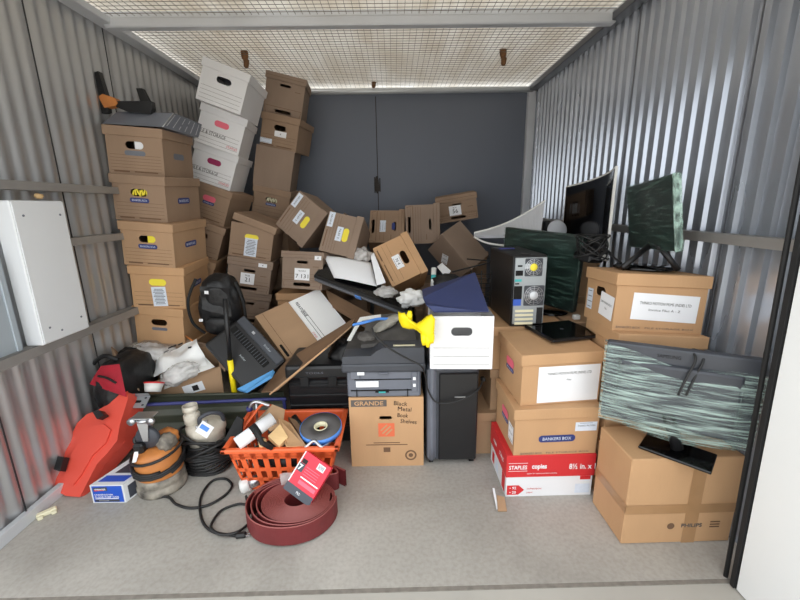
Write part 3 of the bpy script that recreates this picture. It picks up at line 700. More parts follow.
crumpled('plastic_bag', 'clear plastic bag folded over the front edge of the open carton', 'bag', aY(178, 374, 2.16), (.12, .06, .055), 'clear_bag', 3, (0, -.35, .1), group=GB)
mat('bag_white', (238, 238, 236), .35, 0, .03, 8, .15, 14)
t = thing('parts_bag', 'white plastic parts bag with small black print lying on the open carton', 'bag', aY(192, 352, 2.26))
q = [aY(150, 376, 2.2)-t.location, aY(208, 366, 2.2)-t.location, aY(196, 338, 2.36)-t.location, aY(160, 352, 2.34)-t.location]
v, f = sheet(q, 16, .05, 9, 4, .02); MB().add(v, f).build('sack', 'bag_white', t)
mb = MB(); M, w_, h_ = frame(q[0], q[1], q[3])
for u, v_, l, hh, r_ in ((.12, .16, .05, .012, .3), (.17, .17, .03, .012, .3), (.24, .13, .022, .014, 0), (.09, .13, .03, .008, .3)): mb.rect(u, v_, l, hh, 0, M @ Matrix.Translation((0, 0, .045)), r_)
mb.build('printed_marks', 'print_black', t)
q = [aY(163, 389, 2.13), aY(214, 366, 2.18), aY(204, 356, 2.28), aY(166, 372, 2.24)]
v, f = sheet(q, 10, .02, 7, 9, .02)
tag(MB().add(v, f).build('foam_sheet', 'white_plastic'), 'white foam sheet sticking out at the front of the open carton', 'packing')
c = aY(152, 387, 2.06)
t = thing('plastic_tub', 'round white plastic tub with red rim at the front of the open carton', 'tub', c-Vector((0, 0, .03)), (-.5, 0, 0))
MB().lathe([(0, 0), (.04, 0), (.05, .05), (.047, .05), (.038, .004), (0, .004)]).build('cup', 'white_plastic', t)
MB().lathe([(.049, .046), (.053, .048), (.053, .053), (.049, .055)]).build('rim', 'print_red', t)
tag(MB().tube([aY(186, 336, 2.40), aY(194, 342, 2.36)], .006, 0, 8).build('marker_pen', 'orange_paint'), 'short orange marker at the back rim of the open carton', 'pen')
q = [aY(116, 356, 2.24), aY(137, 341, 2.38), aY(138, 350, 2.30), aY(120, 366, 2.18)]
v, f = sheet(q, 10, .02, 9, 5); tag(MB().add(v, f).build('felt_scrap', 'cloth_grey'), 'grey felt scrap over the left flap of the open carton', 'cloth')
# duffel
c = Vector((-1.575, 2.13, .385))
t = thing('duffel_bag', 'black and red duffel bag squeezed between the left wall and open carton', 'bag', c)
v, f = blob((0, 0, 0), (.10, .20, .17), 4, .12, 3, 11, .8); MB().add(v, f, 0, None, True).build('body', 'nylon', t)
v, f = sheet([aY(90, 384, 1.95)-c, aY(127, 397, 1.93)-c, aY(119, 364, 1.98)-c, aY(101, 366, 1.98)-c], 10, .01, 6, 2, .02)
MB().add(v, f).build('red_panel', 'red_cloth', t)
MB().tube(spline([aY(86, 384, 2.03)-c, aY(92, 366, 2.06)-c, aY(104, 356, 2.05)-c, aY(118, 360, 2.05)-c]), .012, 0, 8).build('strap', 'nylon', t)
MB().tube(spline([aY(98, 376, 1.93)-c, aY(107, 378, 1.92)-c, aY(116, 383, 1.91)-c]), .006, 0, 6).build('zip', 'black_matte', t)
v, f = blob((0, 0, 0), (.09, .07, .06), 3, .4, 3, 21); o = MB().add(v, f).build('bin_liner', 'nylon'); o.location = aY(129, 358, 2.26)
tag(o, 'crumpled black bin liner behind the left flap of the open carton', 'bag')

# black bag by the archive stacks
c = aY(222, 304, 2.44)
t = thing('shoulder_bag', 'black nylon bag lying against the left stack of archive boxes', 'bag', c, (.25, .12, .1))
mb = MB(); v, f = blob((0, 0, 0), (.135, .10, .215), 4, .13, 2.6, 31, .75)
v = [(x*(1.0-.25*(z/.2)) if z > 0 else x*(1+.02*z), y, z) for x, y, z in v]
mb.add(v, f, 0, None, True).build('body', 'nylon', t)
v, f = sheet([(-.09, -.085, .16), (.075, -.085, .16), (.09, -.115, -.02), (-.08, -.115, .02)], 12, .02, 12, 3, .02); MB().add(v, f, 0, None, True).build('front_flap', 'nylon', t)
v, f = blob((.01, -.10, -.10), (.085, .035, .065), 3, .15, 3, 5, .75); MB().add(v, f, 0, None, True).build('pocket', 'nylon', t)
for q in ([(-.13, -.03, .18), (-.17, -.08, .05), (-.16, -.08, -.1), (-.10, -.06, -.19)], [(.10, -.03, .18), (.15, -.06, .05), (.16, -.06, -.12)]):
    MB().tube(spline(q), .009, 0, 8).build('strap', 'black_matte', t)
MB().box((-.045, -.112, .135), (.022, .003, .02)).build('tag', 'paper', t); MB().box((-.10, -.10, -.07), (.022, .004, .018)).build('tag', 'paper', t)
# snow brush
p0, p1, p2 = aY(225, 299, 2.16), aY(230, 360, 2.14), aY(235, 397, 2.15)
t = thing('long_handled_tool', 'long black pole with a yellow grip standing before the fallen printer', 'tool', p2)
MB().tube([p0-p2, p1-p2], .0135, 0, 10).build('pole', 'black_plastic', t)
MB().tube([p1-p2, Vector((0, 0, 0))], .0165, 0, 12).build('grip', 'yellow', t)
MB().tube([Vector((0, 0, 0)), Vector((.01, -.005, -p2.z+.005))], .012, 0, 10).build('shaft', 'black_plastic', t)

# fallen black laser printer
Apt, Bpt, Cpt = aY(244, 314, 2.36), aY(286.5, 360, 2.22), aY(243, 389, 2.08)
M, w, h = frame(Bpt, Apt, Cpt)
t = thing('laser_printer', 'black laser printer fallen on its side beside the black bag', 'printer', M=M)
MB().box((w/2, h/2, -.075), (w, h, .15), bev=.018, seg=2).build('housing', 'black_plastic', t)
MB().box((w/2, .035, .004), (w*.94, .055, .012), bev=.004).build('control_panel', 'grey_dark', t)
mb = MB().box((w*.53, .105, .002), (w*.80, .045, .006), 0, bev=.002)
for i in range(14): mb.box((w*.18+i*w*.05, .105, .0055), (.004, .04, .002), 1)
mb.build('paper_exit', ['void', 'grey_dark'], t)
mb = MB(); mb.text('brother', w*.32, .035, .022, 0, Matrix.Translation((0, 0, .0104)), rot=PI, width=.06)
mb.text('brother', w*.45, .175, .02, 0, Matrix.Translation((0, 0, .0012)), rot=PI, width=.05); mb.build('brand_print', 'steel_light', t)
MB().box((w*.65, .035, .0112), (.02, .014, .002)).build('button', 'steel', t)
tag(MB().slab([aY(239, 391, 2.06), aY(275, 372, 2.10), aY(272, 378, 2.05), aY(247, 393, 2.03)], .02).build('foam_strip', 'sky_blue_foam'), 'light blue foam strip under the fallen black printer', 'foam')
# cardboard flaps
GC = 'flattened cardboard sheets in front of the tilted boxes'
tag(MB().slab([aY(354, 318, 2.24), aY(285, 361, 2.24), aY(261, 392, 2.10), aY(275, 391, 2.02), aY(328, 346, 2.02), aY(351, 326, 2.12)], .007, 0, 1).build('cardboard_sheet', ['card_dark', 'card_a']), 'dark brown cardboard sheet sloping under the tilted white box', 'cardboard', GC)
tag(MB().slab([aY(331, 343, 2.06), aY(277, 386, 2.07), aY(269, 394, 1.99), aY(325, 348, 1.99)], .008, 0, 1).build('cardboard_sheet', ['card_b', 'card_light']), 'narrow cardboard strip with pale cut edge above the black tool chest', 'cardboard', GC)
tag(MB().slab([aY(326, 290, 2.84), aY(378, 318, 2.66), aY(368, 330, 2.60), aY(330, 306, 2.76)], .006, 0, 1).build('cardboard_sheet', ['card_dark', 'card_a']), 'brown cardboard sheet lying just below the flat black television', 'cardboard', GC)

# flat television, sheets, bags in the pile
a, b = aY(313, 276, 2.70), aY(410, 314, 2.42)
M, w, h = frame(a, b, aY(352, 268, 2.72))
t = thing('television', 'flat black television lying slanted under the white sheets, blue tape on its edge', 'television', M=M)
MB().box((w/2, .065, -.012), (w, .13, .024), bev=.006).build('housing', 'black_plastic', t)
MB().box((w/2, .002, -.028), (w*.98, .03, .026), bev=.006).build('silver_edge', 'rail_dark', t)
MB().box((w/2, .068, .001), (w*.94, .10, .002)).build('screen', 'black_gloss', t)
MB().box((w*.49, -.016, -.022), (.045, .006, .036)).build('blue_tape', 'tape_blue', t)
GP = 'white sheets on the middle pile'
def paper(label, q, seed, amp=.03, sag=0, m='paper', name='paper_sheet', g=GP, cat='paper', th=.004):
    v, f = sheet(q, 12, amp, 4, seed, sag); o = MB().add(v, f, 0, None, True).build(name, m)
    md = o.modifiers.new('thickness', 'SOLIDIFY'); md.thickness = th
    return tag(o, label, cat, g)
paper('large white sheet curling over the flat black television', [aY(335, 279, 2.66), aY(377, 287, 2.55), aY(371, 263, 2.72), aY(324, 256, 2.80)], 3, .03, .01)
paper('narrow white sheet wedged at the left of the tipped hand hole box', [aY(377, 286, 2.50), aY(386, 283, 2.50), aY(374, 253, 2.66), aY(371, 256, 2.66)], 5, .01)
crumpled('plastic_bag', 'crumpled clear plastic bag behind the large white sheet', 'bag', aY(362, 256, 2.80), (.075, .06, .06), 'clear_bag', 8, group='plastic bags on the middle pile', amp=.5)
crumpled('plastic_bag', 'crumpled whitish plastic bag left of the navy board', 'bag', aY(413, 298, 2.36), (.085, .07, .055), 'bag_white', 9, group='plastic bags on the middle pile', amp=.5)
crumpled('plastic_bag', 'small clear plastic bag below the tipped hand hole box', 'bag', aY(386, 292, 2.46), (.07, .05, .035), 'clear_bag', 12, group='plastic bags on the middle pile', amp=.5)
p0, p1 = aY(434, 268, 2.6), aY(433, 286, 2.55)
t = thing('glue_stick', 'small white tube with green band standing behind the navy board', 'tube', p1)
MB().tube([Vector((0, 0, 0)), p0-p1], .017, 0, 14).build('barrel', 'white_plastic', t)
MB().tube([(p0-p1)*.35, (p0-p1)*.6], .0176, 0, 14).build('band', 'teal', t)
paper('small white slip of paper above the navy board', [aY(446, 278, 2.75), aY(451, 271, 2.78), aY(442, 263, 2.85), aY(437, 267, 2.82)], 6, .005)
v, f = blob((0, 0, 0), (.10, .08, .07), 3, .25, 3, 14); o = MB().add(v, f, 0, None, True).build('bin_liner', 'nylon'); o.location = aY(447, 284, 2.55)
tag(o, 'black plastic bag bunched behind the navy board', 'bag')
# wire rack
c = aY(484, 285, 2.35)
t = thing('wire_rack', 'black wire rack squeezed between the navy board and computer tower', 'rack', c)
mb = MB()
for i in range(7): mb.tube([(-.09, -.06, -.09+i*.028), (.09, -.05, -.09+i*.028), (.09, .10, -.09+i*.028)], .0028, 0, 6)
mb.build('rails', 'black_matte', t)
for x, y in ((-.09, -.06), (-.03, -.057), (.03, -.054), (.09, -.05), (.09, .10)): MB().tube([(x, y, -.12), (x, y, .10)], .0035, 0, 6).build('upright', 'black_matte', t)
tag(MB().tube([aY(452, 272, 2.5), aY(476, 266, 2.5), aY(492, 262, 2.45)], .005, 0, 8).build('metal_rod', 'black_matte'), 'thin dark rod poking out left of the computer tower, the lower one', 'rod', 'thin dark rods on the corner tipped box')
tag(MB().tube([aY(467, 259, 2.6), aY(491, 261, 2.5)], .004, 0, 8).build('metal_rod', 'black_matte'), 'thin dark rod poking out left of the computer tower, the upper one', 'rod', 'thin dark rods on the corner tipped box')

# ------------------------------------------------------------------ white box with navy board, appliance, printer
archive_box('white archive box with black hand hole under a navy board, on the dark appliance', (.318, 1.905, .600), (0, 0, -.06), (.312, .38, .262), 'card_white', 'F', None, 3, lid=False, group=G2, ink='print_grey')
q = [aY(426, 305, 1.715), aY(434, 312.5, 1.70), aY(489, 312, 1.72), aY(475, 273, 2.02), aY(422, 290, 1.98), aY(423, 298, 1.80)]
t = thing('ring_binder', 'navy blue board lying over the open white archive box', 'binder', (0, 0, 0))
MB().slab([p+Vector((0, 0, .004)) for p in q][::1], .005).build('cover', 'navy', t)
M, w_, h_ = frame(q[4], q[3], q[3]+(q[3]-q[2]))
MB().rect(.10, -.035, .05, .018, 0, M @ Matrix.Translation((0, 0, .0055))).rect(.15, -.02, .02, .012, 0, M @ Matrix.Translation((0, 0, .0055))).build('emblem', 'grey_plastic', t)
# appliance
W, D, H = .275, .36, .565
t = thing('air_conditioner', 'black and grey tower appliance on casters, under the white archive box', 'appliance', (.287, 1.83+D/2, 0), (0, 0, .0))
MB().box((0, 0, .02+H/2), (W, D, H), bev=.03, seg=3).build('housing', 'grey_dark', t)
mb = MB(); mb.box((.028, -D/2-.004, .285), (.20, .016, .50), 0, bev=.006).build('front_panel', 'black_plastic', t)
mb = MB()
pts = [(-.108, -D/2-.004, .04), (-.108, -D/2-.004, .535), (-.085, -D/2-.004, .565), (.12, -D/2-.004, .565)]
mb.tube(spline([Vector(p) for p in pts], 4), .016, 0, 8); mb.box((-.108, -D/2+.0, .30), (.045, .02, .52), 0, bev=.008).build('bezel', 'grey_plastic', t)
MB().box((.035, -D/2-.0135, .405), (.055, .003, .006)).build('badge', 'steel', t)
for sx in (-1, 1):
    for sy in (-1, 1): MB().lathe([(0, -.012), (.02, -.012), (.02, .012), (0, .012)], seg=16, M=Matrix.Translation((sx*.11, sy*.15, .0205)) @ Matrix.Rotation(PI/2, 4, 'Y')).build('caster', 'black_matte', t)
# grey all-in-one printer
t = thing('office_printer', 'grey all-in-one printer with dusty top, on the carton marked GRANDE', 'printer', (-.066, 1.83, .4065), (0, 0, -.012))
W, D = .375, .40
MB().box((0, D/2, .075), (W, D, .15), bev=.008).build('base', 'grey_plastic', t)
mb = MB(); mb.box((0, D/2-.005, .165), (W+.05, D+.02, .05), 0, bev=.012, seg=2); mb.build('scanner_bed', 'grey_dark', t)
prof = [(-.205, .19), (.205, .19), (.205, .262), (.20, .272), (.0, .272), (-.035, .255), (-.06, .232), (-.20, .228), (-.205, .22)]
mb = MB(); mb.prism(prof, -.012, .10, 0)
mb.build('scanner_lid', 'grey_dark', t)
prof2 = [(-.19, .19), (.195, .19), (.185, .30), (.0, .305), (-.12, .285), (-.18, .27)]
mb = MB(); mb.prism([(-.205, .19), (.205, .19), (.205, .268), (.0, .268), (-.06, .228), (-.205, .222)], .10, D, 0)
mb.build('lid_rear', 'grey_dust', t)
mb = MB(); mb.add([(-.12, .10, .25), (.17, .10, .275), (.15, .34, .36), (-.10, .34, .34), (-.12, .10, .23), (.17, .10, .255), (.15, .36, .335), (-.10, .36, .315)],
                  [[0, 1, 2, 3], [7, 6, 5, 4], [0, 4, 5, 1], [1, 5, 6, 2], [2, 6, 7, 3], [3, 7, 4, 0]]).build('feeder_tray', 'grey_dust', t)
MB().box((.105, .02, .2735), (.11, .014, .003)).build('label_strip', 'cream', t)
MB().box((-.06, -.004, .164), (.16, .012, .03)).build('exit_slot', 'void', t)
MB().box((-.115, -.0105, .137), (.035, .006, .016)).box((-.085, -.002, .075), (.115, .006, .032)).build('paper_label', 'paper', t)
MB().box((-.145, -.004, .13), (.05, .016, .05), bev=.004).box((.155, -.002, .085), (.03, .012, .11), bev=.003).build('hinge_cover', 'grey_plastic', t)
MB().box((.155, -.009, .105), (.014, .004, .016)).box((.155, -.009, .068), (.014, .004, .016)).build('phone_sockets', 'paper', t)
MB().box((0, -.003, .10), (.30, .006, .003)).box((0, -.003, .04), (.34, .006, .004)).box((-.14, -.003, .025), (.004, .006, .04)).box((.12, -.003, .025), (.004, .006, .04)).build('panel_gaps', 'void', t)
MB().box((-.01, -.004, .036), (.07, .008, .014), 0).box((-.01, -.006, .032), (.035, .008, .008), 1).build('latch', ['void', 'teal'], t)
MB().box((.0, -.012, .136), (.05, .012, .012), bev=.004).build('handle', 'grey_plastic', t)
# rags, tape and papers on the printer
GR = 'rags and scraps on the grey printer'
crumpled('rag', 'grey rag rolled up on top of the grey printer', 'rag', aY(387, 323, 2.05), (.085, .05, .025), 'cloth_grey', 41, (0, -.45, .2), .3, group=GR)
crumpled('rag', 'small dark dusty cloth at the left on the grey printer', 'rag', aY(367, 336, 1.92), (.05, .06, .02), 'grey_dust', 42, (0, 0, 0), .3, group=GR)
tag(MB().tube(spline([aY(353, 325, 2.0), aY(366, 322, 1.98), aY(378, 319, 2.02), aY(392, 319, 2.06)]), .008, 0, 8).build('tape_strip', 'tape_blue'), 'twisted blue tape strip along the back of the grey printer', 'tape', GR)
tag(MB().slab([aY(347, 341, 1.98), aY(360, 318, 2.12), aY(381, 315, 2.16), aY(381, 318, 2.14), aY(362, 321, 2.10), aY(351, 341, 1.97)], .006).build('plastic_bezel', 'white_plastic'), 'thin white plastic bezel standing behind the grey printer', 'frame')  # loose plastic bezel, bent strip behind the printer
# yellow glove
c = aY(417, 328, 1.84)
t = thing('rubber_glove', 'bright yellow rubber glove draped between the grey printer and white box', 'glove', c)
M = Matrix.Rotation(-.0, 4, 'Y')
pts = [aY(404, 322, 1.90)-c, aY(411, 324, 1.86)-c, aY(418, 329, 1.80)-c, aY(424, 334, 1.74)-c, aY(429, 336, 1.70)-c]
mb = MB()
def ring_tube(path, prof, seed):
    v = []; f = []; n = 20
    for i, (p, (ra, rb, ang)) in enumerate(zip(path, prof)):
        ax = Vector((math.cos(ang), 0, math.sin(ang))); ay = Vector((0, 1, 0)).cross(ax).cross(ax).normalized()*1.0
        ay = Vector((0, 1, 0))
        for k in range(n):
            th = 2*PI*k/n; w = 1+.18*math.sin(3*th+i+seed)+.12*math.sin(7*th+2*i)
            v.append(p+ax*ra*math.cos(th)*w+ay*rb*math.sin(th)*w)
    for i in range(len(path)-1):
        for k in range(n): f.append([i*n+k, i*n+(k+1) % n, (i+1)*n+(k+1) % n, (i+1)*n+k])
    f += [list(range(n)), list(range((len(path)-1)*n, len(path)*n))]
    return v, f
path = [aY(401, 324, 1.79), aY(404, 321, 1.78), aY(409, 321, 1.76), aY(414, 325, 1.74), aY(418, 328, 1.72), aY(422, 330, 1.70), aY(427, 331, 1.69), aY(431, 331, 1.685), aY(434, 331, 1.69)]
v, f = ring_tube([p-c for p in path], [(.020, .02, 2.1), (.044, .03, 2.1), (.040, .03, 2.1), (.024, .024, 2.0), (.022, .022, 1.9), (.036, .026, 1.75), (.056, .03, 1.6), (.062, .026, 1.55), (.048, .016, 1.5)], 1)
mb.add(v, f, 0, None, True).build('cuff', 'yellow', t)
for (x0_, y0_), (x, y), Y_ in (((424, 334), (424, 345), 1.68), ((428, 335), (428, 347), 1.675), ((431, 334), (432, 343), 1.675), ((405, 320), (403, 313), 1.77), ((409, 319), (410, 311), 1.76)):
    p_ = aY(x0_, y0_, Y_)-c; e = aY(x, y, Y_)-c
    MB().tube([p_, p_.lerp(e, .6), e], [.016, .014, .008], 0, 10).build('finger', 'yellow', t)
# power cord hanging by the appliance
pts = [aY(372, 328, 1.80), aY(377, 338, 1.77), aY(392, 350, 1.76), aY(410, 360, 1.76), aY(421, 366, 1.755), aY(425.5, 376, 1.79), aY(428, 390, 1.80), aY(436, 402, 1.795), aY(450, 403, 1.79), aY(466, 398, 1.79), aY(478, 390, 1.81), aY(483, 380, 1.86)]
t = thing('power_cord', 'black power cord looping from the grey printer across the dark appliance', 'cord', (0, 0, 0))
MB().tube(spline(pts, 8), .0045, 0, 8).build('cable', 'rubber_cord', t)
p = aY(483, 379, 1.87); MB().box(tuple(p), (.022, .03, .022), bev=.005).build('plug', 'rubber_cord', t)

# black tool chest behind the basket
t = thing('tool_chest', 'black plastic tool chest with ridged front, behind the orange basket', 'chest', (-.445, 2.21, 0))
W, D, H = .36, .30, .50
MB().box((0, 0, .20), (W, D, .40), bev=.012).build('body', 'black_plastic', t)
mb = MB()
for i in range(5): mb.box((0, -D/2-.004, .12+i*.062), (W*.96, .014, .020), bev=.004)
mb.build('ridges', 'black_plastic', t)
MB().box((0, -.004, .45), (W+.02, D+.02, .09), bev=.02, seg=2).build('lid', 'black_plastic', t)
MB().text('TOOLS', -.02, .452, .016, 0, face('F', W+.02, D+.028, 1, .0005) @ Matrix.Translation((0, 0, .0)), width=.10).build('lettering', 'grey_plastic', t)
for sx in (-1, 1): MB().box((sx*.08, -D/2-.014, .40), (.05, .012, .06), bev=.004).build('latch', 'black_matte', t)
v, f = blob((0, 0, 0), (.13, .10, .15), 4, .25, 3, 51); o = MB().add(v, f, 0, None, True).build('bin_liner', 'nylon'); o.location = (-.29, 2.20, .45)
tag(o, 'black plastic bag slumped on the black tool chest left of the grey printer', 'bag')

# ------------------------------------------------------------------ long tub, plate, caster
tl, tr_ = aY(121, 407, 2.02), aY(284, 400, 2.10)
t = thing('gun_case', 'long olive green hard case standing open, blue rim, behind the two pumps', 'case', (0, 0, 0))
x0, x1 = tl.x, tr_.x; zt0, zt1 = tl.z, tr_.z; y0, y1 = 2.02, 2.10
def tp(u, z, dy=0):
    return Vector((x0+(x1-x0)*u, y0+(y1-y0)*u+dy, z*(zt0+(zt1-zt0)*u)))
def shell(dy0, dy1, ridge):
    mb = MB(); n = 16; v = []; f = []
    prof = [0, .10, .12, .22, .25, .40, .43, .58, .61, .76, .79, .90, 1.0]
    for i in range(n+1):
        u = i/n; cut = .06
        for j, z in enumerate(prof):
            zz = z
            if u < .03: zz = .03+z*.94
            v.append(tp(u, zz, dy0+(ridge*(.012 if j % 4 in (1, 2) else 0))))
    m = len(prof)
    for i in range(n):
        for j in range(m-1): f.append([i*m+j, (i+1)*m+j, (i+1)*m+j+1, i*m+j+1])
    mb.add(v, f)
    for u in (0, 1): mb.add([tp(u, 0, dy0), tp(u, 0, dy1), tp(u, 1, dy1), tp(u, 1, dy0)], [[0, 1, 2, 3]])
    mb.add([tp(0, .0, dy1), tp(1, .0, dy1), tp(1, 1, dy1), tp(0, 1, dy1)], [[0, 1, 2, 3]])
    mb.add([tp(0, .0, dy0), tp(1, .0, dy0), tp(1, 0, dy1), tp(0, 0, dy1)], [[0, 1, 2, 3]])
    return mb
mb = shell(0, .035, -1); mb.add([tp(0, 1, 0), tp(1, 1, 0), tp(1, 1, .035), tp(0, 1, .035)], [[0, 1, 2, 3]])
mb.build('front_shell', 'olive', t)
MB().tube(spline([tp(.0, .30, -.006), tp(-.004, .7, -.006), tp(.0, .95, -.006), tp(.012, 1.03, -.006), tp(.05, 1.04, -.006), tp(.5, 1.04, -.006), tp(.97, 1.04, -.006), tp(1, .97, -.006), tp(1.0, .5, -.006)], 6), .010, 0, 8).build('rim', 'blue_rim', t)
k = aY(147, 391, 2.06).z/zt0*1.0
mb = MB(); q = [tp(0.02, 0, .045), tp(.98, 0, .045), tp(.98, 1.09, .06), tp(.02, 1.14, .06)]; mb.slab(q, .012)
mb.tube([tp(.10, 1.13, .05), tp(.98, 1.08, .05)], .008, 0, 8); mb.build('back_shell', 'olive', t)
c = aY(137, 402, 1.985)
t = thing('steel_bracket', 'grey steel plate with bolt holes lying on the corner of the olive case', 'bracket', c, (.55, .02, .05))
MB().box((0, 0, 0), (.115, .075, .006), bev=.001).box((0, .035, .012), (.115, .005, .03), bev=.001).build('plate', 'steel_light', t)
mb = MB()
for i in (-1, 1):
    for j in (-1, 1): mb.ell(.014, .009, 0, Matrix.Translation((i*.04, j*.022, .0042)))
mb.ell(.05, .016, 0, Matrix.Translation((0, 0, .0042))); mb.build('bolt_holes', 'void', t)
c = aY(148, 437, 1.70)
t = thing('caster_wheel', 'swivel caster with chrome fork and grey wheel on top of the orange pump', 'caster', c)
Mx = Matrix.Rotation(PI/2, 4, 'X')
MB().lathe([(.012, -.014), (.052, -.013), (.056, -.006), (.056, .006), (.052, .013), (.012, .014)], seg=36, M=Mx).build('wheel', 'grey_dark', t)
MB().lathe([(0, -.02), (.012, -.02), (.012, .02), (0, .02)], seg=16, M=Mx).build('axle', 'steel', t)
mb = MB()
for s in (-1, 1): mb.slab([(-.026, s*.019, .085), (.026, s*.019, .085), (.012, s*.019, -.010), (-.012, s*.019, -.010)], .003)
mb.box((0, 0, .088), (.055, .042, .006), bev=.001).build('fork', 'steel', t)
MB().lathe([(0, .09), (.034, .09), (.038, .098), (.034, .106), (.02, .11), (0, .11)]).build('bearing', 'steel', t)
mb = MB().box((0, 0, .115), (.095, .07, .006), bev=.001)
for s in (-1, 1): mb.tube([(s*.045, -.02, .10), (s*.045, -.035, .10)], .018, 0, 12)
mb.build('mount', 'steel', t)

# ------------------------------------------------------------------ red case
t = thing('tool_case', 'long red plastic tool case with two black latches leaning on the left wall', 'case', (0, 0, 0))
pa, pb, pc = aY(50, 482, 1.69), aY(80, 497, 1.635), aY(127, 391, 1.96)
pn = (pb-pa).cross(pc-pa).normalized()
def op(px, py, off=0): d = ray(px, py); return O_ + d*((pa-O_).dot(pn)/d.dot(pn)) + pn*off
out = [(50, 483), (54, 490), (66, 496), (80, 497), (88, 481), (97, 464), (108, 452), (117, 441), (120, 424), (128, 398), (128, 391), (120, 394), (110, 403), (98, 410), (87, 414), (77, 423), (71, 436), (65, 452), (57, 467)]
def plate(name, px, top, th, bev, m, sm=True):
    mb = MB().slab([op(x, y, top) for x, y in px], th); o = mb.build(name, m, t)
    md = o.modifiers.new('bevel', 'BEVEL'); md.width = bev; md.segments = 3; md.limit_method = 'ANGLE'; md.angle_limit = .6
    return o
ccx, ccy = sum(p[0] for p in out)/len(out), sum(p[1] for p in out)/len(out)
ins = lambda k: [(ccx+(x-ccx)*k, ccy+(y-ccy)*k) for x, y in out]
plate('upper_shell', out, 0, .055, .014, 'red_case')
plate('lower_shell', ins(.985), -.058, .085, .018, 'red_case')
plate('raised_panel', [(64, 478), (74, 486), (83, 474), (94, 455), (107, 443), (112, 430), (104, 424), (92, 426), (80, 440), (72, 456)], .010, .03, .008, 'red_case')
for q in ([(100, 413), (107, 412), (112, 417), (105, 421)], [(63, 470), (67, 457), (73, 458), (69, 472)]):
    o = plate('latch', q, .020, .035, .004, 'black_plastic')
    cx_, cy_ = sum(p[0] for p in q)/4, sum(p[1] for p in q)/4
    plate('clasp', [(cx_+(x-cx_)*.4, cy_+(y-cy_)*.4) for x, y in q], .024, .006, .001, 'steel').parent = o
# ------------------------------------------------------------------ blue white box
q = [aZ(93.5, 503, .002), aZ(126.5, 502.5, .002)]
M, w, h = frame(q[0], q[1], q[0]+Vector((0, 0, .2)))
t = thing('hardware_box', 'small blue and white hardware box on the floor beside the red case', 'box', M=M)
Hh = .098; Dd = .26; sk = .075
mb = MB(); v = [(0, 0, 0), (w, 0, 0), (w, Hh, 0), (0, Hh, 0), (sk, 0, -Dd), (w+sk, 0, -Dd), (w+sk, Hh, -Dd), (sk, Hh, -Dd)]
mb.add(v, [[0, 1, 2, 3], [1, 5, 6, 2], [5, 4, 7, 6], [4, 0, 3, 7], [3, 2, 6, 7], [0, 4, 5, 1]]).build('carton', 'white_paint', t)
mb = MB(); A = Matrix.Translation((0, 0, .0012))
mb.rect(w*.5, Hh*.5, w*.90, Hh*.90, 0, A)
A2 = Matrix.Translation((0, 0, .0018)); mb.rect(w*.30, Hh*.78, w*.42, Hh*.20, 4, A2, .05); mb.text('WERKER', w*.30, Hh*.78, .012, 1, Matrix.Translation((0, 0, .0022)), width=w*.34, bold=.02)
mb.rect(w*.26, Hh*.72, w*.30, .006, 3, Matrix.Translation((0, 0, .0021)), .05)
mb.text('UNDERCOVER', w*.38, Hh*.48, .011, 1, A2, width=w*.56, bold=.02); mb.text('FLOOR PUMP CASE', w*.46, Hh*.35, .012, 1, A2, width=w*.72, bold=.02)
mb.rect(w*.45, Hh*.25, w*.7, .004, 1, A2); mb.rect(w*.45, Hh*.14, w*.74, .012, 4, A2); mb.rect(w*.35, Hh*.14, w*.3, .006, 2, Matrix.Translation((0, 0, .0022)))
mb.build('front_print', ['box_blue', 'paper', 'steel', 'print_red', 'card_grey'], t)
mb = MB(); T = Matrix(((1, sk/Dd, 0, 0), (0, 0, 1, Hh+.001), (0, -1, 0, 0), (0, 0, 0, 1)))
T = Matrix(((1, sk/Dd, 0, 0), (0, 0, 1, Hh+.0012), (0, -1, 0, 0), (0, 0, 0, 1)))
mb.rect(w*.5, .045, w*.8, .045, 0, T); mb.rect(w*.5, .16, w*.55, .15, 1, T); mb.build('top_print', ['box_blue', 'card_grey'], t)
mb = MB(); T = Matrix(((sk/Dd, 0, 1, w+.0012), (0, 1, 0, 0), (-1, 0, 0, 0), (0, 0, 0, 1)))
mb.rect(Dd*.5, Hh*.45, Dd*.86, Hh*.7, 0, T); mb.build('side_print', 'card_grey', t)

# ------------------------------------------------------------------ pumps
c = aZ(160, 489, 0); cx, cy = c.x, c.y+.03
t = thing('submersible_pump', 'dirty orange submersible pump wound with its cable, right of the blue white box', 'pump', (cx, cy, 0))
MB().lathe([(0, 0), (.108, 0), (.112, .012), (.112, .04), (.104, .046), (.108, .052), (.108, .085), (.10, .092), (0, .092)]).build('base', 'dirty_metal', t)
MB().lathe([(0, .085), (.102, .085), (.104, .10), (.104, .185), (.098, .21), (.07, .225), (0, .23)]).build('motor_housing', 'orange_paint', t)
mb = MB(); v, f = blob((.055, .0, .245), (.042, .045, .045), 3, .3, 4, 3); mb.add(v, f, 0, None, True).build('outlet', 'dirty_metal', t)
v, f = blob((.03, .055, .245), (.055, .04, .04), 3, .3, 4, 7); MB().add(v, f, 0, None, True).build('cover', 'orange_paint', t)
MB().box((-.05, -.04, .245), (.05, .05, .055), bev=.01).build('cable_gland', 'black_plastic', t)
MB().tube(spline([(-.06, -.03, .23), (-.085, -.02, .275), (-.05, 0, .30), (-.02, 0, .27)]), .009, 0, 8).build('handle', 'black_plastic', t)
pts = []
for i in range(48):
    a = 2*PI*i/16-.6; z = .135+.028*math.sin(a*1.0)+.011*(i/16)
    pts.append((.114*math.cos(a), .114*math.sin(a), z))
mb = MB().tube(pts, .008, 0, 8)
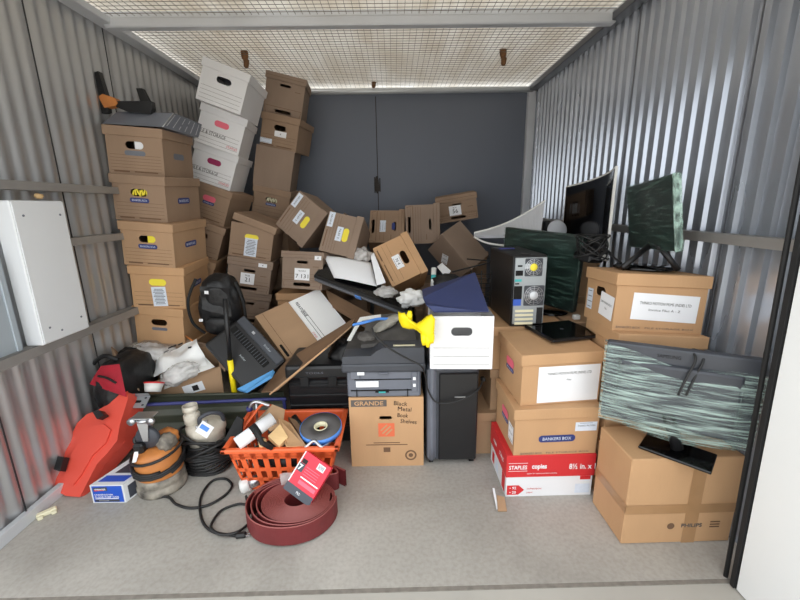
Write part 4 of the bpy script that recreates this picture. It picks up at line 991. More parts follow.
pts = [(.112*math.cos(a), .112*math.sin(a), .205+.02*math.sin(a+1)) for a in [2*PI*i/20 for i in range(20)]]
mb.tube(pts, .007, 0, 8, True)
pts = [(.12*math.cos(a), .12*math.sin(a), .075-.02*math.cos(a+.6)) for a in [2*PI*i/20 for i in range(12)]]
mb.build('cable', 'rubber_cord', t)
MB().slab([(-.062, -.095, .20), (-.040, -.10, .205), (-.018, -.105, .25), (-.022, -.10, .262), (-.04, -.097, .258)], .002).build('tag', 'paper', t)
c = aZ(212, 462, 0); cx, cy = c.x, 1.885
t = thing('submersible_pump', 'white submersible pump with a PVC outlet inside coiled black cable', 'pump', (cx+.005, cy, 0))
MB().lathe([(0, 0), (.085, 0), (.09, .02), (.09, .20), (.098, .215), (.098, .245), (.08, .262), (.03, .275), (0, .277)]).build('motor_housing', 'pvc', t)
Mo = Matrix.Translation((-.052, -.02, .22)) @ Matrix.Rotation(-.06, 4, 'Y')
MB().lathe([(0, 0), (.034, 0), (.034, .045), (.040, .05), (.040, .095), (.034, .10), (.030, .102), (.030, .115), (.037, .118), (.037, .146), (.028, .146), (.026, .10), (0, .10)], M=Mo).build('outlet', 'pvc', t)
MB().tube(spline([(.0, -.05, .25), (.005, -.06, .31), (.05, -.03, .325), (.085, .0, .30), (.088, .02, .25)]), .011, 0, 8).build('handle', 'grey_dark', t)
A = Matrix.Translation((.035, -.084, .262)) @ Matrix.Rotation(.9, 4, 'X') @ Matrix.Rotation(-.5, 4, 'Z')
MB().rect(0, 0, .075, .06, 0, A).rect(-.005, .005, .05, .022, 1, A @ Matrix.Translation((0, 0, .001))).build('type_label', ['paper', 'tape_blue'], t)
for x, y, z, r in ((-.01, -.07, .262, .008), (.02, -.03, .27, .008), (-.02, .03, .27, .008)): MB().lathe([(0, 0), (r, 0), (r, .012), (0, .012)], (x, y, z), seg=8).build('bolt', 'steel', t)
rn = random.Random(3); pts = []
for i in range(12*20):
    a = 2*PI*i/20+.5; lv = i/240
    r = .128-.022*abs(lv-.35)+.008*math.sin(i*1.3)+rn.uniform(-.002, .002)
    z = .012+.155*lv+.012*math.sin(a+.7*int(i/20))
    pts.append((r*math.cos(a), r*math.sin(a)*.92, z))
mb = MB().tube(pts, .0078, 0, 7)
for k in range(3):
    pts = [((.135-.004*k)*math.cos(a), (.13-.01*k)*math.sin(a), .10+.03*k+.075*math.sin(a+2.2+k)) for a in [2*PI*i/28 for i in range(28)]]
    mb.tube(pts, .0078, 0, 7, True)
mb.build('cable', 'rubber_cord', t)
tag(MB().slab([aY(224, 440, 1.72), aY(239, 450, 1.71), aY(243, 420, 1.76), aY(237, 416, 1.77)], .02).build('rubber_flap', 'black_matte'), 'black rubber flap standing between the white pump and orange basket', 'flap')
# cable on the floor
def fl(*pp, z=.009): return [aZ(x, y, z) for x, y in pp]
t = thing('extension_cable', 'black cable looping over the floor in front of the two pumps, plug at its end', 'cable', (0, 0, 0))
p1 = fl((132, 488), (150, 496), (168, 497), (176, 504), (190, 508), (208, 505), (224, 496), (232, 486), (226, 479), (214, 480), (205, 489), (200, 502), (202, 520), (210, 530), (222, 534), (238, 536))
MB().tube(spline(p1, 8), .0062, 0, 8).build('cord', 'rubber_cord', t)
p2 = fl((246, 496), (247, 504), (238, 504), (222, 510), (213, 521), (212, 531), (222, 537), (236, 535), (246, 526), (252, 519))
for i, p in enumerate(p2): p.z += .012 if 4 < i < 8 else 0
MB().tube(spline(p2, 8), .0058, 0, 8).build('cord', 'rubber_cord', t)
pp = aZ(241, 535, .012)
MB().box(tuple(pp), (.045, .028, .022), bev=.007, rot=(0, 0, .1)).build('plug', 'rubber_cord', t)
MB().box((pp.x+.03, pp.y+.006, .014), (.016, .003, .006)).box((pp.x+.03, pp.y-.006, .014), (.016, .003, .006)).build('prongs', 'steel', t)
c = aZ(247, 494, 0)
t = thing('pipe_coupling', 'short white and grey pipe coupling on the floor left of the red hose', 'coupling', c+Vector((.005, .03, .036)), (0, PI/2-.3, .25))
MB().lathe([(.020, -.04), (.033, -.04), (.036, -.03), (.036, .0), (.028, .004), (.020, .004)]).build('ring', 'white_plastic', t)
MB().lathe([(.018, 0), (.027, 0), (.027, .05), (.018, .05)]).build('sleeve', 'steel', t)

# ------------------------------------------------------------------ orange basket and contents
zr = .252; y0, y1 = 1.60, 1.95
fl_, fr_, br_, bl_ = aY(224.4, 449, 1.60), aY(336, 448, 1.60), aY(343.4, 413, 1.93), aY(244.5, 413, 1.95)
xa, xb, xc, xd = -.80, -.288, -.292, -.835
t = thing('basket', 'orange plastic basket full of scraps on the floor behind the red hose', 'basket', (-.555, 1.80, 0))
def bp(u, v, z):
    """u,v in 0..1 over the plan, walls drawn in towards the base"""
    k = .80+.20*z/zr
    X = -.255*k+(.51*k)*u; Y = -.165*k+.33*k*v; return Vector((X, Y, z))
mb = MB(); T_ = .005
def wall(mb, P, nu, rows, zb=.012):
    for i in range(nu+1):
        u = i/nu; w = .17/nu; a0, a1 = max(0, u-w), min(1, u+w)
        mb.slab([P(a0, zb), P(a1, zb), P(a1, zr), P(a0, zr)], T_)
    for j in range(rows+1):
        z = zb+(zr-.09-zb)*j/rows; mb.slab([P(0, z-.008), P(1, z-.008), P(1, z+.008), P(0, z+.008)], T_*.9)
    mb.slab([P(0, zr-.095), P(1, zr-.095), P(1, zr), P(0, zr)], T_*.9)
def wall2(mb, P, nu, zb=.012):
    zs = [zb+.006, .068, .128, zr-.05]
    for i in range(nu+1):
        u = i/nu; w = .23/nu; a0, a1 = max(0, u-w), min(1, u+w)
        mb.slab([P(a0, zb), P(a1, zb), P(a1, zr), P(a0, zr)], T_)
    for z in zs: mb.slab([P(0, z-.009), P(1, z-.009), P(1, z+.009), P(0, z+.009)], T_*.9)
    mb.slab([P(0, zr-.05), P(1, zr-.05), P(1, zr), P(0, zr)], T_*.9)
wall2(mb, lambda u, z: bp(u, 0, z), 9); mb.build('front_wall', 'orange_plastic', t)
mb = MB(); wall2(mb, lambda u, z: bp(1-u, 1, z), 9); mb.build('back_wall', 'orange_plastic', t)
for uu in (0, 1):
    mb = MB(); wall2(mb, (lambda u, z: bp(0, 1-u, z)) if uu == 0 else (lambda u, z: bp(1, u, z)), 7); mb.build('side_wall', 'orange_plastic', t)
MB().slab([bp(0, 0, .012), bp(1, 0, .012), bp(1, 1, .012), bp(0, 1, .012)], .006).build('bottom', 'orange_plastic', t)
mb = MB(); e = .012
for a, b in (((-.265, -.175), (.265, -.175)), ((.265, -.175), (.265, .175)), ((.265, .175), (-.265, .175)), ((-.265, .175), (-.265, -.175))):
    mb.box(((a[0]+b[0])/2, (a[1]+b[1])/2, zr), (abs(a[0]-b[0])+.028, abs(a[1]-b[1])+.028, .022), bev=.006)
mb.build('rim', 'orange_plastic', t)
mb = MB().tube(spline([(-.245, -.02, zr), (-.20, .05, zr+.055), (-.17, .10, zr+.085), (-.14, .15, zr+.055), (-.13, .165, zr)], 6), .0075, 0, 8)
mb.build('handle', 'orange_plastic', t)
MB().tube(spline([(-.19, -.02, zr), (-.15, .04, zr+.045), (-.12, .09, zr+.06), (-.10, .14, zr+.04)], 6), .007, 0, 8).build('handle', 'orange_plastic', t)
def bk(px, py, Y, z=None): return aY(px, py, Y)
# rolled paper tube with a strap
p0, p1 = aY(237, 444, 1.64), aY(273, 418, 1.76)
t = thing('paper_roll', 'white paper roll with a black strap lying in the orange basket', 'roll', p0)
d = p1-p0
MB().tube([Vector(), d], .032, 0, 18).build('paper', 'paper', t)
MB().tube([d*.40, d*.58], .0335, 0, 18).build('strap', 'black_matte', t)
MB().tube([d*.44+Vector((0, -.03, .004)), d*.50+Vector((0, -.032, .006))], .006, 0, 6).build('sticker', 'orange_plastic', t)
tag(MB().tube([aY(255, 428, 1.62), aY(262, 443, 1.60), aY(272, 448, 1.62)], .012, 0, 8).build('rubber_strip', 'black_matte'), 'black speckled rubber strip crossing the white paper roll in the basket', 'strip')
# scrap cardboard, block, tape
GS = 'cardboard scraps in the orange basket'
tag(MB().slab([aY(262, 421, 1.76), aY(272, 405, 1.86), aY(285, 410, 1.84), aY(283, 426, 1.74), aY(270, 432, 1.70)], .006).build('cardboard_scrap', 'card_a'), 'bent brown cardboard scrap topmost in the orange basket', 'cardboard', GS)
tag(MB().slab([aY(278, 418, 1.76), aY(290, 424, 1.78), aY(306, 447, 1.64), aY(286, 447, 1.62)], .006).build('cardboard_scrap', 'card_light'), 'tan cardboard scrap in the middle of the basket right of the wood block', 'cardboard', GS)
tag(MB().slab([aY(255, 423, 1.78), aY(270, 407, 1.90), aY(276, 411, 1.88), aY(262, 430, 1.74)], .006).build('cardboard_scrap', 'card_b'), 'thin brown cardboard scrap behind the white paper roll', 'cardboard', GS)
tag(MB().slab([aY(288, 420, 1.84), aY(297, 424, 1.82), aY(310, 440, 1.72), aY(303, 444, 1.68)], .02).build('cardboard_scrap', 'card_dark'), 'dark brown cardboard scrap next to the tape roll in the basket', 'cardboard', GS)
tag(MB().slab([aY(268, 436, 1.655), aY(279, 446, 1.62), aY(288, 437, 1.66), aY(280, 424, 1.72)][::1], .035).build('wood_block', 'wood'), 'pale wooden block in the basket beside the white paper roll', 'block')
tag(MB().lathe([(0, 0), (.018, 0), (.018, .05), (0, .05)], aY(263, 446, 1.65)-Vector((0, 0, .02)), seg=16).build('wooden_peg', 'wood'), 'short round wooden peg at the front rim of the basket', 'peg')
tag(MB().tube([aY(294, 417, 1.86), aY(305, 432, 1.76)], .016, 0, 10).build('rubber_grip', 'black_plastic'), 'short black rubber grip behind the tape roll in the basket', 'grip')
t = thing('tap_fitting', 'chrome fitting at the back left corner of the orange basket', 'fitting', aY(259, 407, 1.92))
MB().tube(spline([(-.05, 0, -.005), (-.03, 0, .025), (.0, 0, .03), (.04, -.01, .02), (.06, -.01, .012)]), .010, 0, 10).build('spout', 'steel', t)
MB().tube([(-.012, 0, .02), (-.015, -.01, -.09)], .007, 0, 8).build('stem', 'steel', t)
MB().lathe([(0, 0), (.016, 0), (.016, .02), (0, .02)], (-.052, 0, -.02), seg=14).build('knob', 'blue_rim', t)
c = aY(321, 428, 1.75)
t = thing('tape_roll', 'large roll of grey foam tape with blue liner in the orange basket', 'tape', c, (.17, -.03, .1))
MB().lathe([(.034, -.013), (.100, -.013), (.100, .013), (.034, .013), (.034, -.013)], seg=48).build('foam', 'tape_grey', t)
MB().lathe([(.1005, -.0135), (.103, -.0135), (.103, .0135), (.1005, .0135)], seg=48).build('liner', 'tape_blue', t)
MB().lathe([(.028, -.0135), (.034, -.0135), (.034, .0138), (.028, .0138), (.028, -.0135)], seg=32).build('core', 'cream', t)
v, f = blob((0, 0, 0), (.19, .11, .075), 3, .25, 3, 61); o = MB().add(v, f).build('bin_liner', 'nylon'); o.location = (-.55, 1.775, .135)
tag(o, 'dark crumpled plastic filling the bottom of the orange basket', 'bag')
tag(MB().tube(spline([aY(305, 448, 1.63), aY(314, 441, 1.65), aY(322, 447, 1.63), aY(330, 442, 1.68)]), .008, 0, 8).build('metal_hook', 'steel'), 'bright bent metal piece under the tape roll in the basket', 'hook')
# ------------------------------------------------------------------ fire hose
cx, cy = -.474, 1.485
t = thing('fire_hose', 'flat dark red fire hose coiled on the concrete floor', 'hose', (cx, cy, 0))
HB = .085
def band(path, name, th=.006, hh=HB, zoff=None):
    v = []; f = []; n = len(path)
    for i, p in enumerate(path):
        p = Vector(p); tg = (Vector(path[min(i+1, n-1)])-Vector(path[max(i-1, 0)])); nr = Vector((tg.y, -tg.x, 0)).normalized()*th/2
        z0 = zoff(i/(n-1)) if zoff else 0
        for s, z in ((-1, z0), (1, z0), (1, z0+hh), (0, z0+hh+.003), (-1, z0+hh)): v.append((p.x+nr.x*s, p.y+nr.y*s, p.z+z))
    mi = []
    mb = MB()
    for i in range(n-1):
        a, b = i*5, (i+1)*5
        mb.add([v[a], v[a+1], v[b+1], v[b]], [[0, 1, 2, 3]], 0); mb.add([v[a+1], v[a+2], v[b+2], v[b+1]], [[0, 1, 2, 3]], 0)
        mb.add([v[a+2], v[a+3], v[b+3], v[b+2]], [[0, 1, 2, 3]], 1); mb.add([v[a+3], v[a+4], v[b+4], v[b+3]], [[0, 1, 2, 3]], 1)
        mb.add([v[a+4], v[a], v[b], v[b+4]], [[0, 1, 2, 3]], 0)
    return mb.build(name, ['hose', 'hose_edge'], t)
core = []
for i in range(15*40):
    a = 2*PI*i/40; r = .052+.0068*i/40; core.append((.012+r*math.cos(a), (.02+r*math.sin(a)*1.02)*.84, .001))
band(core, 'tight_coil', .0062, HB)
loose = []
for i in range(3*48):
    a = 2*PI*i/48+.3; k = i/(3*48)
    r = .158+.045*k; loose.append((.008-.022*k+r*math.cos(a)*(1+.03*math.sin(3*a)), (.012-.012*k+r*math.sin(a)*.95)*.84, .0))
band(loose, 'loose_coil', .006, HB, lambda k: .012*math.sin(k*9)**2)
e = Vector(loose[-1])
tail = spline([loose[-6], loose[-1], (.17, .19, 0), (.26, .24, 0), (.36, .255, 0)], 8)
p0, p1, p2, p3 = aZ(252, 486, 0), aZ(264, 466, 0), aZ(330, 470, 0), aZ(375, 478, 0)
loc = Vector((cx, cy, 0))
tail = spline([p0-loc, p1-loc, aZ(296, 468, 0)-loc, p2-loc, aZ(352, 475, 0)-loc, p3-loc], 8)
tail = spline([Vector((-.19, .05, 0)), Vector((-.15, .12, 0)), Vector((-.06, .163, 0)), Vector((.06, .165, 0)), Vector((.17, .18, 0)), aZ(334, 481, 0)-loc, aZ(346, 486, 0)-loc], 8)
band(tail, 'free_end', .010, .09)
v, f = sheet([(-.10, .15, .115), (.05, .155, .125), (.06, .10, .10), (-.08, .10, .095)], 12, .015, 20, 3); MB().add(v, f).build('plastic_wrap', 'clear_bag', t)
# red retail card
q = [aY(308.6, 507, 1.455), aY(283, 488, 1.51), aY(307.5, 451.5, 1.585), aY(334, 468.5, 1.525)]
M, w, h = frame(q[1], q[0], q[2])
t = thing('retail_package', 'red and grey retail package with a white barcode lying on the coiled hose', 'package', M=M)
MB().box((w/2, h/2, -.016), (w, h, .030), bev=.001).build('carton', 'card_red', t)
MB().rect(w/2, h*.10, w, h*.20, 0, Matrix.Translation((0, 0, .0005))).build('grey_band', 'card_grey', t)
mb = MB(); A = Matrix.Translation((0, 0, .0008))
mb.rect(w*.72, h*.86, w*.26, h*.15, 0, A)
for i in range(7): mb.rect(w*.63+i*w*.03, h*.86, w*.012, h*.10, 1, Matrix.Translation((0, 0, .0012)))
mb.build('barcode', ['paper', 'print_black'], t)
mb = MB(); mb.rect(w*.02, h*.6, w*.035, h*.78, 0, A); mb.rect(w*.14, h*.62, w*.20, h*.20, 1, A); mb.text('7', w*.13, h*.62, .035, 0, Matrix.Translation((0, 0, .0012)), bold=.03)
mb.rect(w*.16, h*.78, w*.18, h*.10, 2, A); mb.rect(w*.62, h*.33, w*.62, h*.09, 3, A); mb.rect(w*.62, h*.44, w*.66, h*.03, 0, A)
for i in range(4): mb.rect(w*.55, h*(.52+.06*i), w*.5, h*.018, 4, A)
mb.text('PRO', w*.5, h*.10, .016, 0, Matrix.Translation((0, 0, .0012)), width=w*.14)
mb.build('front_print', ['paper', 'card_grey', 'print_black', 'print_pink', 'print_pink'], t)
# floor scraps
pa_, pb_ = aZ(36, 517, .010), aZ(57, 508, .010); dv = pb_-pa_
t = thing('plastic_bracket', 'small cream plastic bracket on the floor by the left wall', 'bracket', (pa_+pb_)/2, (0, 0, math.atan2(dv.y, dv.x)))
MB().box((0, 0, 0), (dv.length, .026, .02), bev=.004).build('bar', 'cream', t)
for sx in (-1, 1): MB().box((sx*dv.length*.33, -.018, -.002), (.02, .022, .014), bev=.003).build('foot', 'cream', t)
q = [aZ(498, 511, .012), aZ(507, 511, .004), aZ(500, 488, .03), aZ(493, 488, .035)]
tag(MB().slab([q[0], q[1], aZ(504.5, 497, .02), aZ(497, 495, .025)], .004).build('torn_strip', 'card_a'), 'torn brown cardboard strip on the floor before the paper carton', 'strip')
tag(MB().slab([aZ(496.5, 509, .004), aZ(498.5, 509, .004), aZ(494.5, 488, .03), aZ(492.5, 488, .03)], .003).build('torn_strip', 'paper'), 'thin white paper strip beside the torn brown one on the floor', 'strip')

# ------------------------------------------------------------------ computer tower and laptop
W, D, H = .172, .43, .372
t = thing('computer_tower', 'black computer tower with its silver rear panel facing out, behind the laptop', 'computer', (.672, 2.13, .742), (0, 0, .035))
MB().box((0, .006, H/2), (W, D-.012, H), bev=.006).build('case', 'black_plastic', t)
A = face('F', W, D, H, 0)
mb = MB().box((0, H/2+.004, -.004), (W-.012, H-.03, .010), 0, A, bev=.002)
mb.box((-.03, H-.055, .001), (.055, .025, .002), 0, A); mb.build('rear_panel', 'steel_light', t)
Mf = lambda u, v: A @ Matrix.Translation((u, v, .0014))
def fan(u, v, r, hub):
    mb = MB(); T = Mf(u, v)
    mb.ell(2.1*r, 2.1*r, 0, T, sq=.006)
    for k in range(4): mb.lathe([(r*(.35+.2*k), 0), (r*(.35+.2*k)+.0018, 0), (r*(.35+.2*k)+.0018, .002), (r*(.35+.2*k), .002)], seg=32, mi=1, M=T @ Matrix.Translation((0, 0, .0004)))
    for k in range(6): mb.box((0, 0, .0012), (r*2, .0018, .0012), 1, T @ Matrix.Rotation(k*PI/6, 4, 'Z'))
    mb.lathe([(0, .003), (r*.42, .003), (r*.45, 0)], seg=24, mi=2, M=T); return mb
k = .00092
fan(.014, H-.060, .043, 0).build('power_supply_fan', ['grey_dark', 'steel', 'yellow_paper'], t)
fan(.024, H-.205, .050, 0).build('case_fan', ['grey_dark', 'steel', 'rail_paint'], t)
mb = MB().box((-.058, H-.088, .002), (.036, .026, .004), 0, A).build('power_socket', 'void', t)
for u, v_, a_, b_, m_ in ((-.056, H-.052, .022, .008, 'void'), (-.062, H-.125, .034, .012, 'teal'), (-.066, H-.142, .02, .006, 'void'), (-.060, H-.188, .040, .068, 'void'), (-.062, H-.238, .040, .034, 'port_blue')):
    MB().box((u, v_, .002), (a_, b_, .005), 0, A).build('port', m_, t)
mb = MB()
for i in range(4): mb.box((-.022, .088-i*.022, .003), (.094, .012, .006), 0, A, bev=.001)
mb.build('expansion_slots', 'cream', t)
MB().box((.058, .062, .002), (.03, .084, .006), 0, A).build('vent', 'black_matte', t)
MB().box((-.03, .085, H+.003), (.085, .03, .006), bev=.002).build('latch', 'blue_rim', t); MB().box((-.02, -D/2+.03, H+.004), (.05, .014, .007), bev=.002).build('handle', 'black_plastic', t)
q = [aZ(540, 326, .737), aZ(579, 322.5, .737), aZ(602, 337.5, .737), aZ(553, 343, .737)]
M, w, h = frame(q[3], q[2], q[0])
t = thing('laptop', 'closed flat black laptop on the brown box in front of the tower', 'laptop', M=M)
M.translation = q[3]; MB().box((w/2, h/2, .006), (w, h, .014), bev=.005, seg=2).build('base', 'black_plastic', t)
MB().box((w/2, h/2, .0155), (w-.002, h-.002, .005), bev=.002).build('lid', 'black_gloss', t)
MB().lathe([(.006, 0), (.008, 0), (.008, .0008), (.006, .0008)], (w/2, h/2, .0181), seg=20).build('emblem', 'grey_plastic', t)

# ------------------------------------------------------------------ monitors
def mon_frame(tl, tr, bl):
    """x along the top edge, y up, z out towards the viewer; origin bottom left"""
    M, w, h = frame(tl, tr, tl+(tl-bl)); h = (tl-bl).length
    M.translation = tl-M.col[1].to_3d()*h if False else tl-Vector((M[0][1], M[1][1], M[2][1]))*h
    return M, w, h
# wrapped monitor on the big carton
tl, tr, bl = aY(607.6, 341, 1.47), aY(768, 361, 1.225), aY(605.5, 416, 1.47)
M, w, h = mon_frame(tl, tr, bl)
t = thing('wrapped_monitor', 'black monitor in streaky stretch film on the big taped carton', 'monitor', M=M)
mb = MB().box((w/2, h/2, -.018), (w, h, .036), 0, bev=.008, seg=2)
mb.box((w/2, h*.5, .004), (w*.8, h*.62, .03), 0, bev=.012, seg=2).build('housing', 'grey_dark', t)
MB().text('SAMSUNG', w*.43, h-.032, .020, 0, Matrix.Translation((0, 0, .0008)), width=.075).build('brand_print', 'void', t)
base = aZ(677, 451, .402); Mi = M.inverted()
neck_top = Vector((w*.47, h*.22, -.005))
bl_ = Mi @ base
MB().tube([neck_top, Mi @ (base+Vector((0, .0, .012)))], .022, 0, 10).build('neck', 'black_plastic', t)
R3 = Mi.to_3x3().to_4x4()
T = Matrix.Translation(bl_) @ R3 @ Matrix.Rotation(-.80, 4, 'Z')
MB().box((0, 0, -.001), (.235, .15, .011), 0, T, bev=.003).build('stand_base', 'black_gloss', t)
n = 28; v = []; f = []
def wrapz(u, s):
    top = h*(.985-.16*min(1, u*2.2)+.02*math.sin(u*9)) if True else h
    bot = -.012-.035*math.sin(PI*min(1, max(0, u-.15)/.85))
    return bot+(top-bot)*s
for i in range(n+1):
    u = i/n
    for j in range(15):
        s = j/14; z = .010+(.030*math.sin(PI*min(1, max(0, s*1.05)))*math.sin(PI*u)**.5)+.004*noise.noise(Vector((u*6, s*30, 1)))
        v.append((-.008+(w+.016)*u, wrapz(u, s), z))
for i in range(n):
    for j in range(14): a = i*15+j; f.append([a, a+15, a+16, a+1])
for i in range(n+1):
    u = i/n
    for j in range(4):
        v.append((-.008+(w+.016)*u, wrapz(u, j/3), -.043))
o0 = (n+1)*15
for i in range(n):
    for j in range(3): a = o0+i*4+j; f.append([a, a+1, a+5, a+4])
for i in (0, n):
    for j in range(3): f.append([i*15+[0, 5, 10, 14][j], o0+i*4+j, o0+i*4+j+1, i*15+[0, 5, 10, 14][j+1]])
for i in range(n): f.append([i*15, i*15+15, o0+i*4+4, o0+i*4])
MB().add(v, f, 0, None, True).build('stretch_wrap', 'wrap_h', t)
mb = MB(); 
for px in (692, 700):
    mb.tube(spline([Mi @ aY(px-12, 352, 1.37), Mi @ aY(px-6, 349.5, 1.36), Mi @ aY(px+2, 354, 1.33), Mi @ aY(px+3, 362, 1.31), Mi @ aY(px-4, 375, 1.31), Mi @ aY(px-14, 395, 1.31)]), .0045, 0, 8)
mb.build('cable', 'rubber_cord', t)
# wrapped monitor on the labelled box
tl, tr, bl = aY(623.5, 187, 2.06), aY(670, 172.5, 1.56), aY(624.5, 247.5, 2.06)
M, w, h = mon_frame(tl, tr, bl)
t = thing('wrapped_monitor', 'monitor in dark green stretch film on splayed black legs at the right wall', 'monitor', M=M)
MB().box((w/2, h/2, -.024), (w-.01, h-.008, .026), bev=.008, seg=2).build('housing', 'wrapped_dark', t)
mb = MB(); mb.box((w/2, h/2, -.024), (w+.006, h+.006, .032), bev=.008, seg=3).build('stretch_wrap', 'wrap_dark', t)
MB().box((w-.001, h/2, -.024), (.010, h*.98, .032), bev=.004).build('film_edge', 'wrap_glint', t)  # pale strip carrying the painted glitter of the wrapped edge
Mi = M.inverted(); zb = 1.064; bc = Vector((1.150, 1.765, zb)); T = Mi @ Matrix.Translation(bc) @ Matrix.Rotation(-.55, 4, 'Z')
MB().lathe([(0, 0), (.125, 0), (.127, .005), (.12, .012), (.05, .016), (0, .016)], M=T @ Matrix.Diagonal((1.0, .70, 1, 1)), seg=40).build('stand_base', 'black_gloss', t)
for (px, py), (qx, qy) in (((622, 268), (632, 247)), ((678, 270), (667, 249))):
    a = Mi @ aZ(px, py, zb+.012); b = Mi @ aY(qx, qy, 1.80 if px < 640 else 1.66); b.z = -.02
    MB().tube([a, a.lerp(b, .5), b], [.013, .012, .015], 0, 8).build('stand_leg', 'black_plastic', t)
b0 = Mi @ aY(632, 246, 1.80); b1 = Mi @ aY(667, 248, 1.66); b0.z = b1.z = -.02
MB().tube([b0, b1], .013, 0, 8).build('stand_bar', 'black_plastic', t)
# curved white monitor standing at the right wall
tl, tr, bl2 = aY(566, 186, 2.75), aY(615.5, 166, 2.02), aY(613, 251, 2.02)
w = (tr-tl).length; h = (tr-bl2).length
t = thing('curved_monitor', 'curved monitor with glossy black screen and white frame by the right wall', 'monitor', M=Matrix.Translation(tl))
d = (tr-tl); nrm = Vector((d.y, -d.x, 0)).normalized()               # away from the wall or towards it
if nrm.x > 0: nrm = -nrm
def cm(u, s, off):
    bow = 4*u*(1-u)*.055
    return d*u - Vector((0, 0, h))*s - nrm*bow + nrm*off
def curved(u0, u1, s0, s1, o0, o1, n=24):
    mb = MB(); v = []; f = []
    for i in range(n+1):
        u = u0+(u1-u0)*i/n
        for s, o in ((s0, o0), (s1, o0), (s1, o1), (s0, o1)): v.append(cm(u, s, o))
    for i in range(n):
        for k in range(4): f.append([i*4+k, i*4+(k+1) % 4, i*4+4+(k+1) % 4, i*4+4+k])
    f += [[0, 1, 2, 3], [n*4+3, n*4+2, n*4+1, n*4]]
    return mb.add(v, f)
curved(0, 1, 0, 1, -.013, 0).build('frame', 'white_plastic', t)
curved(.012, .975, .025, .80, 0, .003).build('screen', 'screen', t)
curved(.012, .975, .815, .99, 0, .004).build('chin', 'black_gloss', t)
MB().box(tuple(cm(.45, 1, -.05)+Vector((0, 0, .04))), (.08, .08, .16), bev=.01).build('neck', 'black_plastic', t)
# curved white monitor lying on the pile
t = thing('curved_monitor', 'curved white monitor lying on its face at the back, seen edge on', 'monitor', (0, 0, 0))
top = spline([aY(474, 233, 2.95), aY(490, 229, 2.92), aY(508, 222.5, 2.85), aY(526, 213, 2.78), aY(545, 201, 2.70)], 6)
bot = spline([aY(474, 235, 2.92), aY(490, 235, 2.80), aY(508, 234.5, 2.70), aY(526, 234, 2.62), aY(541, 233, 2.56)], 6)
mb = MB(); v = []; f = []; n = len(top)
for a, b in zip(top, bot):
    nn = Vector((.0, -.3, 1)).normalized()*.012
    for p in (a, b, b-nn*2, a-nn*2): v.append(p)
for i in range(n-1):
    for k in range(4): f.append([i*4+k, i*4+(k+1) % 4, i*4+4+(k+1) % 4, i*4+4+k])
f += [[0, 1, 2, 3], [n*4-1, n*4-2, n*4-3, n*4-4]]
mb.add(v, f).build('back_shell', 'grey_white_shell', t)
MB().tube([p+Vector((0, -.004, .002)) for p in top], .006, 0, 8).build('frame_edge', 'white_plastic', t)
MB().tube(spline([aY(474, 237, 2.86), aY(484, 242, 2.78), aY(495, 244.5, 2.72), aY(510, 246, 2.66), aY(530, 246, 2.60)], 6), .007, 0, 8).build('frame_edge', 'white_plastic', t)
c = aY(557, 230, 2.62)
MB().lathe([(0, -.004), (.062, -.004), (.066, 0), (.062, .006), (0, .006)], seg=40, M=Matrix.Translation(c) @ Matrix.Rotation(PI/2-.2, 4, 'X') @ Matrix.Rotation(.0, 4, 'Y')).build('stand_base', 'grey_white_shell', t)
MB().box(tuple(aY(546, 226, 2.66)), (.05, .06, .07), bev=.01).build('neck', 'black_plastic', t)
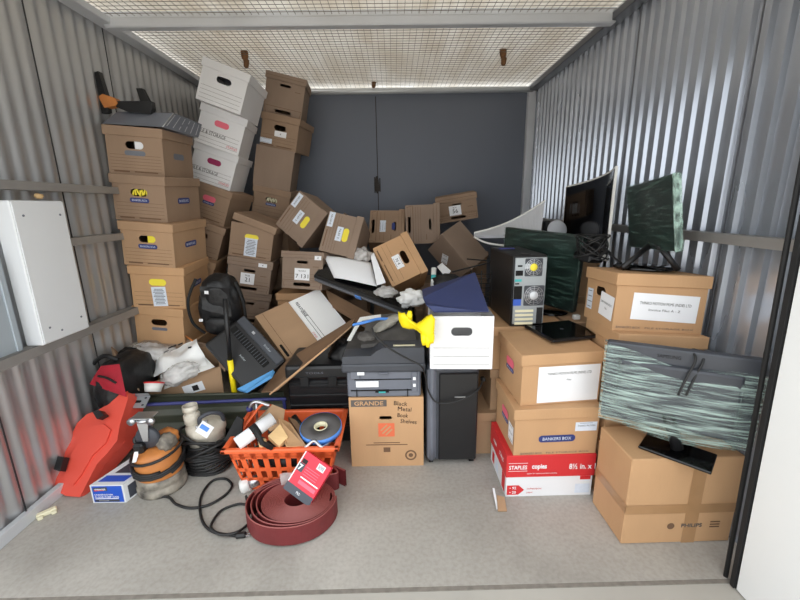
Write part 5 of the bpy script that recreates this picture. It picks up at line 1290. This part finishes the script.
# dark wrapped monitor behind the tower
tl, tr, br = aY(505, 227, 2.52), aY(583.5, 236, 2.07), aY(580, 314, 2.07)
M, w, h = mon_frame(tl, tr, tl-Vector((0, 0, (tr-br).length)))
t = thing('wrapped_monitor', 'dark green wrapped monitor standing right behind the computer tower', 'monitor', M=M)
MB().box((w/2, h/2, -.02), (w, h, .04), bev=.006).build('housing', 'wrapped_dark', t)
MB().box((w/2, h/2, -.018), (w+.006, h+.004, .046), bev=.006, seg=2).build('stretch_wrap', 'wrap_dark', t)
T = M.inverted() @ Matrix.Translation(aZ(552, 313, .742)) @ Matrix.Diagonal((1, .8, 1, 1))
MB().lathe([(0, 0), (.085, 0), (.088, .006), (.06, .014), (0, .016)], M=T).build('stand_base', 'black_gloss', t)
q = aZ(576, 319, .742)
tag(MB().box(tuple(q+Vector((0, 0, .012))), (.034, .03, .024), bev=.002).build('small_carton', 'white_plastic'), 'tiny white carton at the foot of the dark wrapped monitor', 'box')
# cables under the curved monitor
rn = random.Random(5); c = aY(598, 252, 2.02)
t = thing('cable_tangle', 'tangle of black cables and adapters under the curved white monitor', 'cables', (1.03, 2.02, 1.05))
for k in range(6):
    pts = []
    for i in range(12):
        a = i*1.1+k; pts.append((.085*math.cos(a)*(.6+.4*math.sin(i*k+1)), .05*math.sin(a)+.03*math.sin(i+k), .03+.06*(1+math.sin(i*.9+k*1.7))))
    MB().tube(spline(pts, 5), .004, 0, 7).build('cable', 'rubber_cord', t)
MB().box((.0, .0, .03), (.12, .07, .04), bev=.008, rot=(.1, .1, .5)).build('adapter', 'black_plastic', t)
MB().box((.06, -.03, .035), (.028, .028, .03), bev=.006, rot=(.3, .2, .5)).build('plug', 'white_plastic', t)
MB().tube(spline([(.03, -.02, .10), (.08, -.04, .05), (.13, -.06, .01)]), .005, 0, 8).build('cable', 'rubber_cord', t)

# ------------------------------------------------------------------ light
w_ = bpy.data.worlds.new('World'); S.world = w_; w_.use_nodes = True
N = w_.node_tree.nodes; L = w_.node_tree.links; bg = N['Background']
bg.inputs['Color'].default_value = (.93, .97, 1, 1); bg.inputs['Strength'].default_value = 1.75
sl = bpy.data.lights.new('sun', 'SUN'); sl.energy = 8.0; sl.angle = .01; sl.color = (1, .96, .91)
so = bpy.data.objects.new('sun', sl); COL.objects.link(so)
so.rotation_euler = Vector((.72, -.12, -.68)).to_track_quat('-Z', 'Y').to_euler()
vs = S.view_settings; vs.view_transform = 'Standard'; vs.look = 'None'; vs.gamma = 1; vs.use_curve_mapping = False
vs.exposure = .5
